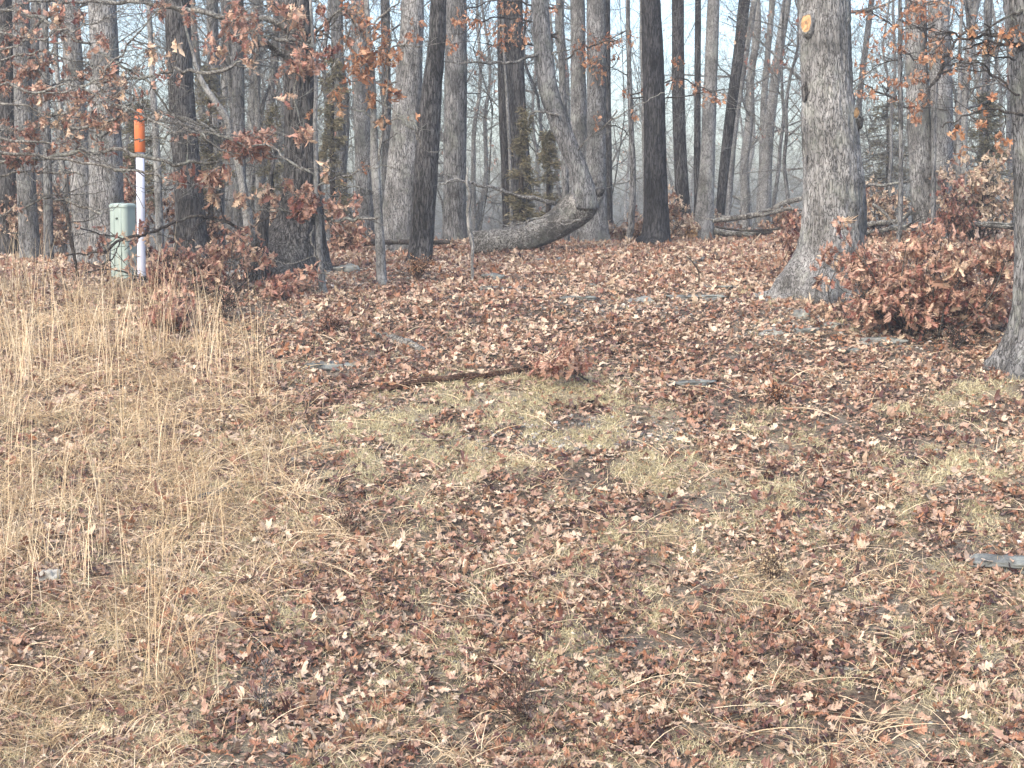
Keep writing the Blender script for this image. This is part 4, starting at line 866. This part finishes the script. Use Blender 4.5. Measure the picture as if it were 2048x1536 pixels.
BX = hangtree(1872, 0, 22.4, 'crooked black stem in front of the pale grey pair', [[(1872,160,9),(1880,140,8),(1886,120,7),(1905,92,6),(1925,68,5),(1945,50,3)], [(1884,128,5),(1905,131,4),(1930,126,4),(1955,124,4),(1985,150,3),(2010,172,3)], [(1912,85,4),(1895,68,3),(1870,70,3)], [(1874,158,4),(1860,175,4),(1855,185,3)]], [], trunk=[(1866,470,10),(1867,350,9),(1868,250,8),(1872,165,8)], sub=5, leaf=.1)
# limbs of the dark oak reaching left across the top
limbs_of(LO, [[(578,60,14),(540,40,12),(490,40,12),(440,34,11),(370,20,11),(310,8,10),(250,5,9),(190,4,8),(130,4,7),(60,4,6),(0,24,4),(-60,50,3)], [(480,38,6),(520,70,6),(560,80,8),(590,80,8)], [(575,120,10),(540,95,8),(510,93,7),(495,90,6)],
               [(590,110,6),(640,60,6),(665,30,5),(700,10,4)], [(640,70,5),(660,50,3),(690,5,3)], [(590,95,5),(555,75,4),(520,60,3)]], 'twig', 18.6,
         [(640,120,24,16,20,.3,18.3),(650,45,10,14,8,.4,18.4),(665,100,18,12,14,.2,18.4),(640,20,10,16,10,.5,18.5)], size=.10, mt='hang', tone=.3, sub=7, leaf=.08)
# the oak beyond the left picture edge: its long limbs cross the view
SL = [(60,310,0,0)]
LE = [[(-150,110,14),(0,85,8),(50,70,7),(95,38,6),(150,-15,5)], [(-150,140,8),(0,118,5),(60,104,4),(110,108,4),(185,132,3)], [(-100,10,8),(20,22,6),(90,42,6),(150,76,6),(200,106,5),(245,135,6),(290,158,5),(320,200,4),(360,235,3),(440,270,3)],
      [(-120,330,12),(0,322,7),(50,320,7),(100,312,7),(150,305,7),(200,303,7),(225,297,7),(270,307,8),(310,318,8),(350,327,7),(400,325,6),(445,322,4)], [(-120,290,9),(0,303,6),(60,312,6),(150,320,6),(200,330,6),(260,345,6),(310,350,5),(340,366,3)],
      [(-80,440,8),(0,428,5),(50,412,5),(85,398,4),(110,390,2)], [(80,390,5),(120,402,7),(160,410,6),(205,428,3)], [(-100,250,8),(50,258,4),(110,252,6),(140,261,8),(175,257,7),(235,239,5),(262,208,3)],
      [(120,165,3),(160,160,4),(200,168,5),(240,160,6),(300,155,6),(350,140,6),(400,141,7),(440,138,8),(485,122,4)], [(-100,190,8),(0,172,5),(70,180,5),(140,172,4),(220,200,4),(300,240,4),(360,270,3)], [(262,190,4),(305,218,6),(350,232,6),(395,245,6),(440,268,6),(480,288,5),(540,292,4),(590,328,5),(620,345,3)],
      [(-80,60,6),(20,72,4),(80,80,4),(130,85,3)], [(240,237,4),(290,241,5),(350,245,5),(385,255,6),(430,290,5),(450,300,3)], [(270,280,3),(300,278,4),(350,268,4),(385,250,3)], [(60,190,3),(150,180,4),(190,165,4),(240,110,4),(300,40,3),(330,10,2)],
      [(180,262,3),(210,275,4),(230,250,4),(262,212,4)], [(-80,360,7),(30,350,4),(100,340,4),(170,352,3)], [(-60,210,7),(30,205,4),(90,225,4),(160,235,3)], [(0,100,4),(60,78,4),(140,60,3),(210,30,3)], [(-50,270,6),(40,285,5),(120,290,4),(210,310,3)]]
OX = P(-230, 500, 17.6); ob = np.array([OX[0], OX[1], H1(OX[0], OX[1])])
OE = empty('oak_tree', ob, 'oak just beyond the left edge whose long leafy limbs cross the upper left', 'tree'); ms = []; ix = []; tb = MB(); lv = Leaves(); F1 = []
tb.tube([ob-[0,0,.2], ob+[0,0,.4], ob+[0,0,2], ob+[.1,0,4.5], ob+[0,.1,9]], [.34, .25, .21, .19, .08], 40, disp=trunk_disp(3, 5, .12, ob[2], 0)); tb.build('trunk', M['grey'], OE, ob)
for q, c_ in enumerate(LE):
    d0 = 17.5-.25*(q % 5); 
    if c_[0][0] < -20: c_ = [(-215, c_[0][1]+8, c_[0][2]*1.3)]+c_
    mb = MB(); ms.append(mb)
    S, _ = limb(mb, lv, c_, d0, d0-.5 if q != 3 else d0-.2, sub=8, subL=.42, leaf=.035, lsize=.08, tone=.5, lv2=2 if q % 2 else 1, wig=.035); F1 += list(S[:,:3]); ix += [len(ms)-1]*len(S)
SPOT = []
for (x0, x1, y0, y1, n, cnt, tone) in ((0,90,140,200,14,16,.45),(90,180,135,195,10,12,.4),(0,80,240,330,22,18,.4),(60,230,205,260,16,12,.75),(120,260,180,240,12,10,.5),(0,130,20,80,12,9,.4),(100,250,60,120,8,8,.35),(230,340,100,150,8,7,.5),(0,130,90,140,6,7,.35),(40,200,270,320,9,8,.45),(250,330,0,40,5,8,.5),(190,260,230,260,6,10,.7),(140,230,280,320,5,6,.5)):
    for q in range(n):
        sx, sy = RS.uniform(x0, x1), RS.uniform(y0, y1)
        if 250 < sx < 310 and 170 < sy < 340: continue
        SPOT.append((sx, sy, RS.uniform(8, 17), RS.uniform(7, 15), int(cnt*RS.uniform(.6, 1.4)), tone+RS.normal(0, .15), 16.9+RS.uniform(-.4, .5)))
stemmed(ms, lv, SPOT, F1, .07, .003, ix)
big = [(120,30,14,20,16,.55,16.5),(222,140,14,16,11,.65,16.4),(245,160,10,16,7,.75,16.4),(205,150,7,8,3,.9,16.4),(243,190,9,16,4,.85,16.4),(303,100,6,18,5,.9,16.4),(355,92,8,8,3,.9,16.4),(160,30,10,12,7,.3,16.5),(80,195,8,9,4,.9,16.5)]
stemmed(ms, lv, big, F1, .12, idx=ix)
for mb in ms: mb.build('branch', M['twig'], OE, ob)
def clear_post(L):
    for i in range(len(L.p)-1, -1, -1):
        c = L.p[i].mean(0); u, v = proj(*c)
        if 252 < u < 302 and 185 < v < 420:
            for a_ in (L.p, L.y, L.n, L.s, L.r): a_.pop(i)
clear_post(lv); lv.build('foliage', M['hang'], OE, ob, 'mid', 1.3)
# low sapling limb in front of cabinet
DS = empty('sapling', at(492, 565), 'low leafless sapling reaching left in front of the cabinet', 'young tree'); dl = np.array(DS.location); mb = MB(); lv = Leaves(); dz = dl[1]-.5
for c_ in ([(492,568,9),(490,520,8),(486,470,7),(470,452,7),(440,440,6),(410,433,6),(375,436,6),(345,448,6),(310,462,6),(280,470,6),(240,480,6),(220,498,5),(180,507,4),(130,512,3)], [(415,434,4),(425,400,4),(440,380,3),(432,360,2)], [(400,434,3),(380,480,3),(365,510,3)], [(240,482,3),(225,515,3),(200,530,3)],
           [(486,480,4),(500,460,3),(540,430,3)], [(250,480,3),(200,468,3),(150,455,2)], [(300,560,4),(260,548,4),(215,540,3),(170,545,2)], [(340,545,5),(300,556,4),(262,560,4)]):
    mb = MB(); limb(mb, lv, c_, dl[1]-.1, dl[1]-.5, sub=6, subL=.3, leaf=.1, lsize=.09, tone=.6, wig=.015, k=6); mb.build('branch', M['twigdark'], DS, dl)
hangers(lv, [(285,450,10,14,9,.5,dl[1]-.4),(300,480,8,12,5,.9,dl[1]-.4),(205,480,9,12,9,.25,dl[1]-.5),(262,520,12,20,12,.75,dl[1]-.5),(245,470,4,5,2,1,dl[1]-.5),(115,545,14,8,10,.2,dl[1]-.5),(200,500,7,7,5,.3,dl[1]-.5)], .09)
lv.build('foliage', M['hang'], DS, dl, 'oak', 1.2)

# ------------------------------------------------------------------ leafy shrubs
def shrub(label, px, py, d, blobs, nst, mt, size, name='oak_shrub', bm='twigdark', stem=.01, kind='oak', sp=.24, curl=1.4):
    """blobs: (px, py, rx, ry, n, tone)"""
    b_ = at(px, py) if d is None else np.array([*P(px, py, d)[:2], 0]); b_[2] = H1(b_[0], b_[1]); d = b_[1]
    R_ = empty(name, b_, label, 'shrub'); mb = MB(); lv = Leaves(); A_ = []
    for q in range(nst):
        bl = blobs[q % len(blobs)]; c = P(bl[0]+RS.uniform(-.7, .7)*bl[2], bl[1]-RS.uniform(-.3, .9)*bl[3], d+RS.uniform(-.4, .4))
        s0 = b_+np.array([RS.normal(0, .12)+(c[0]-b_[0])*.35, RS.normal(0, .12), 0]); s0[2] = H1(s0[0], s0[1])-.03
        v = c-s0; L = np.linalg.norm(v); tips = []; mid = (s0+c)/2+RS.normal(0, .08, 3)
        S = spline([[*s0, stem], [*mid, stem*.7], [*c, stem*.35]], 10); mb.tube(S[:,:3], S[:,3], 5); A_ += list(S[3:,:3])
        for z in range(5): i = RS.randint(2, 10); grow(mb, S[i,:3], rdir(v/L, .5), min(L*.4, .26), stem*.4, 1, tips, up=.02, wob=.25)
        for tp, dv in tips:
            if RS.uniform() < .5: lv.cluster(tp, .07, 4, size, bl[5], sp)
    for x, y, rx, ry, n, tone in blobs:
        s = d/F
        for q in range(max(1, n//9)):
            a = RS.normal(0, .5, 3); c = P(x+a[0]*rx, y+a[1]*ry, d+np.clip(a[2], -1, 1)*rx*s*.8); c[2] = max(c[2], H1(c[0], c[1])+.04)
            lv.cluster(c, (.09, .09, .075), 9, size, tone+RS.normal(0, .1), sp)
    mb.build('branch', M[bm], R_, b_); lv.build('foliage', M[mt], R_, b_, kind, curl); return R_
shrub('wide oak shrub of hanging red brown leaves between massive oak and right edge tree', 1850, 665, None,
      [(1745,545,44,26,150,.5),(1830,495,36,22,120,.5),(1905,515,50,24,180,.55),(1985,530,36,28,160,.6),(1800,570,60,34,230,.45),(1900,590,70,36,280,.42),(1980,605,40,36,170,.4),(1725,605,26,18,60,.6),(1760,625,50,20,110,.4),(1860,640,70,18,150,.3),(1715,520,12,18,36,.5),(2010,500,20,22,60,.65),(1950,645,36,14,80,.35)], 36, 'hang', .095, sp=.3)
shrub('drooping oak sprig with russet leaves in front of the massive oak base', 1690, 640, None, [(1658,508,14,20,34,.6),(1688,525,12,24,30,.4),(1662,632,10,12,16,.85)], 3, 'hang', .095, stem=.006)
shrub('small dark red leafed sprig at the left side of the massive oak', 1600, 500, 19.5, [(1592,470,20,12,34,.2)], 4, 'hang', .09, stem=.005)
shrub('pale tan leafed shrub behind the black log near the right edge', 1965, 455, 23.0, [(1950,355,34,20,60,.8),(1990,375,32,24,70,.85),(1940,400,34,18,50,.75),(2000,420,28,20,50,.7),(1905,365,16,12,24,.8),(1970,335,30,12,30,.8)], 22, 'litter', .10, kind='mid')
shrub('small dull shrub in the brush pile right of the massive oak', 1760, 450, 24.5, [(1750,410,22,18,70,.75),(1790,405,22,14,50,.7),(1735,435,18,12,40,.6)], 10, 'litter', .09, kind='mid')
shrub('low oak shrub with red brown leaves beside the foot of the marker post', 400, 590, None, [(350,520,26,14,46,.45),(385,530,36,14,64,.45),(435,518,30,14,46,.5),(470,502,24,12,36,.5),(360,550,38,16,60,.4),(335,548,18,12,24,.45),(410,558,34,14,36,.45),(515,510,26,8,20,.65),(330,592,34,16,40,.45),(375,600,30,16,40,.4),(305,592,16,8,12,.5)], 20, 'hang', .085, sp=.3)
shrub('drooping sprig of red leaves in front of the dark oak base', 560, 600, None, [(560,572,24,16,36,.3),(572,590,16,12,22,.2)], 4, 'hang', .10)
shrub('clump of red brown leafed sprigs at the edge of the dry grass', 345, 650, None, [(350,610,40,22,60,.5),(380,650,34,18,50,.35),(330,640,30,20,40,.5)], 8, 'hang', .10)
shrub('russet leaf tuft on the ground right of the long brown stick', 1110, 760, None, [(1122,726,30,12,18,.55),(1092,742,24,7,9,.65)], 3, 'hang', .10)
for lab, px, d, bl in (('shadowy brown leafed brush at the far left edge', 20, 27, [(15,440,40,40,160,.4),(35,400,30,30,60,.5)]),
    ('brown leafed brush between the two stems at the left', 85, 26.5, [(80,390,30,50,150,.5),(110,450,30,40,140,.55),(70,470,30,24,80,.5)]),
    ('brown leafed brush left of the pale trunk pair', 130, 27.5, [(130,400,30,44,110,.55),(125,465,26,26,80,.5)]),
    ('dark red leafed brush between cabinet trunk and marker post', 262, 25.5, [(258,400,18,40,110,.25),(262,360,16,26,50,.4),(275,450,16,30,50,.3)]),
    ('brown brush behind the low bare sapling', 350, 26, [(340,430,40,30,110,.3),(400,420,36,36,110,.25),(440,450,30,30,90,.3)]),
    ('brown brush left of the dark oak base', 520, 23.5, [(520,440,14,26,30,.5),(510,480,16,16,24,.5)]),
    ('leafy brush right of the dark oak base', 690, 23, [(680,440,26,26,80,.6),(700,480,34,20,80,.6),(660,500,24,16,50,.6)]),
    ('tiny brown leafed sprout right of the charcoal oak', 1352, 25.5, [(1354,418,9,14,22,.6)]),
    ('low brown leafed brush along the crest left of the charcoal oak', 1240, 27, [(1240,462,30,12,50,.6),(1275,458,16,14,36,.5)]),
    ('low brown leafed brush behind the pale spotted trunk', 1380, 27, [(1378,455,22,12,50,.7),(1440,450,14,12,26,.5)]),
    ('brown leafed brush at the crest behind the massive oak', 1600, 27.5, [(1580,440,26,14,36,.5),(1540,455,30,10,30,.5)]),
    ('small red leafed sprout beside the slender pale sapling', 1905, 22.5, [(1905,395,12,18,36,.2),(1915,440,10,12,20,.3)])):
    shrub(lab, px, 0, d, bl, 7, 'litter' if 'brown' in lab else 'hang', .10, kind='mid', stem=.006)
# small wiry bushes
def wiry(label, px, py, w_, h_, mt, n=26, leafn=0, lm='hang', tone=.3):
    b_ = at(px, py); s = b_[1]/F; R_ = empty('small_bush', b_, label, 'bush'); mb = MB(); tips = []
    for q in range(n):
        a = RS.uniform(0, 6.28); lean = RS.uniform(.1, .9); v = np.array([math.cos(a)*w_*s*.5*lean, math.sin(a)*w_*s*.4*lean, h_*s*RS.uniform(.5, 1)]); L = np.linalg.norm(v)
        grow(mb, b_+RS.normal(0, .01, 3)*[1, 1, 0]-[0, 0, .01], v/L, L, .0016, 2, tips, up=.1, wob=.12, k=3, nb=(3, 4), ratio=.45)
    mb.build('branch', M[mt], R_, b_)
    if leafn:
        lv = Leaves()
        for tp, dv in tips:
            if RS.uniform() < .5: lv.cluster(tp, .012, leafn, .022, tone, .3, .2)
        lv.build('foliage', M[lm], R_, b_, 'frag')
wiry('dark reddish wiry bush at the bottom centre', 1040, 1465, 110, 150, 'wiry', 10, 1, 'hang', .6)
wiry('dark wiry bush left of centre beside the dry grass', 700, 1075, 90, 80, 'wiry', 8, 1)
wiry('tan wiry bush in the leaves at centre right', 1545, 1170, 110, 60, 'wiry', 14, 2, 'straw', .5)
wiry('yellowish wiry bush at the foot of the blackish leaning oak', 838, 560, 62, 44, 'brownstick', 20, 3, 'orange', .7)
wiry('thin dark wiry bush between grass and leaves at lower left', 520, 1440, 50, 130, 'twig', 4, 0)
wiry('purplish wiry bush in front of the dark oak', 450, 640, 80, 60, 'twigdark', 18, 1)
wiry('purplish wiry bush in front of the brown leafed shrub', 1915, 700, 60, 60, 'twigdark', 16, 1)
wiry('small dark wiry bush in leaves at left centre', 665, 665, 60, 40, 'brownstick', 16, 2)
wiry('small russet wiry bush right of centre', 1555, 810, 50, 40, 'brownstick', 14, 2, 'orange', .4)

# cedars
def cedar(label, px, d, top, bot, wid, n, leafn=9):
    b_ = np.array([*P(px, 480, d)[:2], 0]); b_[2] = H1(b_[0], b_[1]); R_ = empty('cedar_tree', b_, label, 'tree'); mb = MB(); lv = Leaves(); tb = MB()
    T0 = P(px, top, d); s = d/F
    S = spline([[*(b_-[0,0,.1]), .05], [*((b_+T0)/2+RS.normal(0, .05, 3)), .035], [*T0, .01]], 20); tb.tube(S[:,:3], S[:,3], 10); tb.build('trunk', M['twigdark'], R_, b_)
    for q in range(n):
        y = RS.uniform(top+8, bot); f = (y-top)/(bot-top); c0 = P(px, y, d); a = RS.uniform(0, 6.28); L = wid*s*.5*(.35+.65*min(1, f*1.5))*RS.uniform(.5, 1.1)
        v = np.array([math.cos(a), math.sin(a), -.12+RS.normal(0, .1)]); pts = [c0, c0+v*L*.5, c0+v*L+[0, 0, -.04*L]]
        mb.tube(pts, [.008, .005, .002], 4, cap=False)
        for z in range(leafn):
            g_ = RS.uniform(.25, 1); c = c0+v*L*g_
            N_ = 6; dv = np.tile(v, (N_, 1))+RS.normal(0, .5, (N_, 3)); lv.p.append(c+RS.normal(0, .035, (N_, 3))); lv.y.append(dv); lv.n.append(RS.normal(0, 1, (N_, 3))); lv.s.append(RS.uniform(.05, .11, N_)); lv.r.append(np.clip(RS.normal(.5, .25, N_), 0, 1))
    for arr in lv.n: pass
    mb.build('branch', M['twigdark'], R_, b_); lv.build('foliage', M['cedar'], R_, b_, 'needle', .5)
T_ = leaf_template('frag'); TPL['needle'] = (T_[0]*np.array([.28, 1, 1]), T_[1])
cedar('thin olive cedar behind the lying trunk of the fallen oak', 1048, 25.3, 205, 440, 62, 46)
cedar('faint olive cedar between the fallen stem and the pale grey trunk', 1098, 27, 260, 440, 70, 36)
cedar('dark green cedar behind the bent pale stem', 418, 26, 130, 400, 120, 56)
cedar('green cedar in the gap left of the dark oak', 545, 25.5, 205, 430, 70, 40)
cedar('thin cedar right of the dark oak', 668, 26, 90, 440, 90, 60)
cedar('cedar behind the marker post', 285, 27, 180, 430, 110, 70)
cedar('soft green cedar right of the massive oak', 1775, 34, 190, 400, 150, 60)
cedar('olive cedar in the gap near the right edge tree', 1975, 29, 180, 420, 120, 80)

# rotten yellow foot of the spotted trunk
burl(SP, 1388, 468, SP.location[1]-.05, .10, 'sawn', 9, (1.1, .8, .9))

# ------------------------------------------------------------------ trees of the far wood
def proto(Ht, r0, seed, mt, lean=0.0, nb1=16, fork=False):
    rs = np.random.RandomState(seed); n = 14; zz = np.linspace(-.3, Ht, n)
    x = np.cumsum(rs.normal(0, .07, n))+lean*zz; y = np.cumsum(rs.normal(0, .07, n)); pts = np.stack([x, y, zz], 1); pts[:,:2] -= pts[0,:2]
    S = spline(np.column_stack([pts, r0*(1-.75*np.linspace(0, 1, n))*np.where(np.arange(n) < 1, 1.35, 1)]), 34); tb = MB(); tb.tube(S[:,:3], S[:,3], 12, disp=trunk_disp(seed, 4, .08, 0, 0))
    mb = MB(); tips = []
    for q in range(nb1):
        f = rs.uniform(.22, .97); i = int(f*33); a = rs.uniform(0, 6.28); up = rs.uniform(.15, 1.1)*(.4+f)
        v = np.array([math.cos(a), math.sin(a), up]); v /= np.linalg.norm(v)
        grow(mb, S[i,:3], v, Ht*.22*rs.uniform(.5, 1.2)*(1.25-f*.7), max(S[i,3]*.32, .012), 3, tips, up=.12, wob=.2, k=4, nb=(3, 4, 4), ratio=.6)
    R_ = bpy.data.objects.new('bare_tree', None); t_ = tb.build('trunk', M[mt]); c_ = mb.build('crown', M['twig']); t_.parent = R_; c_.parent = R_
    ch = [t_, c_]
    lv = Leaves()
    for tp, dv in tips:
        if RS.uniform() < .022: lv.cluster(tp, .16, 4, .09, .5, .25)
    ch.append(lv.build('foliage', M['hang'], R_, kind='mid'))
    return R_, ch
PR = [proto(13, .17, 101, 'smooth'), proto(15, .20, 102, 'smooth'), proto(12, .13, 103, 'smooth', .06), proto(14, .22, 104, 'dark'), proto(11, .10, 105, 'smooth', -.07), proto(10, .085, 106, 'smooth', .03, 20), proto(7, .045, 107, 'smooth', .05, 16), proto(6, .04, 108, 'grey', -.05, 16)]
LM = [(50,'the left edge trunk'),(165,'the left pale pair'),(280,'the marker post'),(370,'the dark straight trunk'),(500,'the bent pale stem'),(600,'the flaring dark oak'),(700,'the orange leafed sapling'),(810,'the thick pale trunk'),(912,'the crest trunk'),(1035,'the olive cedar'),(1180,'the fallen tree elbow'),(1310,'the charcoal oak'),(1410,'the spotted trunk'),(1550,'the faint leaning trunk'),(1665,'the massive oak'),(1760,'the brush pile'),(1860,'the right pale pair'),(1950,'the slender sapling'),(2040,'the right edge tree')]
KD = ['straight grey tree','tall pale tree','slim pale tree','stout dark tree','thin pale tree','thin branchy grey tree','slender pale sapling','spindly grey sapling']
far_list = []
rs = np.random.RandomState(77)
for q in range(125):
    d = rs.uniform(34, 92) if q < 100 else rs.uniform(26.5, 34)
    px = rs.uniform(-120, 2170)
    if rs.uniform() < .2: px = rs.choice([rs.uniform(-60, 560), rs.uniform(620, 800), rs.uniform(1760, 2048)])
    k = rs.choice([0, 1, 2, 3, 4, 5, 6, 7], p=[.09, .12, .17, .03, .16, .2, .12, .11]) if d > 34 else rs.choice([5, 6, 7])
    if 34 > d and 900 < px < 1560 and rs.uniform() < .5: continue
    far_list.append((d, px, k))
far_list.sort(); used = {}; first = set()
for d, px, k in far_list:
    x = (px-1024)/F*d; z = H1(x, d); R0, ch = PR[k]; sc = rs.uniform(.85, 1.2)
    lm = min(LM, key=lambda a: abs(a[0]-px)); key = (k, px < lm[0]-48, px < lm[0]-18, px > lm[0]+18, px > lm[0]+48, lm[1], sum(d >= v for v in (30, 34, 43, 52, 63, 77)))
    if key in used: continue
    used[key] = 1
    R_ = R0.copy(); COL.objects.link(R_); R_.location = (x, d, z); R_.rotation_euler = (0, 0, rs.uniform(0, 6.28)); R_.scale = (sc, sc, sc)
    for c_ in ch: n_ = c_.copy(); COL.objects.link(n_); n_.parent = R_
    lm = min(LM, key=lambda a: abs(a[0]-px)); rel = 'left of' if px < lm[0]-18 else 'right of' if px > lm[0]+18 else 'behind'
    dist = 'just beyond the crest' if d < 30 else 'a little beyond the crest' if d < 34 else 'below the crest' if d < 43 else 'well below the crest' if d < 52 else 'deep in the wood' if d < 63 else 'far back in the wood' if d < 77 else 'farthest back in the wood'
    if px < lm[0]-48: rel = 'well '+rel
    elif px > lm[0]+48: rel = 'well '+rel
    lab = KD[k]+' '+dist+', '+rel+' '+lm[1]
    tag(R_, lab, 'tree', 'bare trees of the wood beyond the crest')
for R0, ch in PR:
    for c_ in ch: bpy.data.objects.remove(c_)
    bpy.data.objects.remove(R0)
# twiggy understory mass beyond the crest
tb = MB(); tips = []
for q in range(460):
    d = RS.uniform(30, 80); px = RS.uniform(-100, 2150) if q % 4 else RS.choice([RS.uniform(-60, 600), RS.uniform(600, 820), RS.uniform(1700, 2100)])
    x = (px-1024)/F*d; z = H1(x, d); a = RS.uniform(0, 6.28); v = np.array([math.cos(a)*.3, math.sin(a)*.3, 1]); v /= np.linalg.norm(v)
    grow(tb, np.array([x, d, z]), v, RS.uniform(3, 9), RS.uniform(.009, .02), 2, tips, up=.1, wob=.16, k=3, nb=(7, 9), ratio=.45)
tag(tb.build('undergrowth', M['twig']), 'tangle of thin bare twigs filling the wood beyond the crest', 'undergrowth', kind='stuff')

# ------------------------------------------------------------------ air
import bmesh
bm = bmesh.new(); bmesh.ops.create_cube(bm, size=1); me = bpy.data.meshes.new('haze'); bm.to_mesh(me); bm.free()
hz_ = bpy.data.objects.new('haze', me); COL.objects.link(hz_); hz_.scale = (230, 180, 40); hz_.location = (0, 34, 8); tag(hz_, 'thin pale winter haze filling the wood', 'haze', kind='stuff')
m = bpy.data.materials.new('haze'); m.use_nodes = True; t = m.node_tree; t.nodes.clear(); o = t.nodes.new('ShaderNodeOutputMaterial'); v = t.nodes.new('ShaderNodeVolumePrincipled')
v.inputs['Color'].default_value = (.95,.975,1,1); v.inputs['Density'].default_value = .0024; v.inputs['Anisotropy'].default_value = .2; t.links.new(v.outputs[0], o.inputs['Volume']); me.materials.append(m)
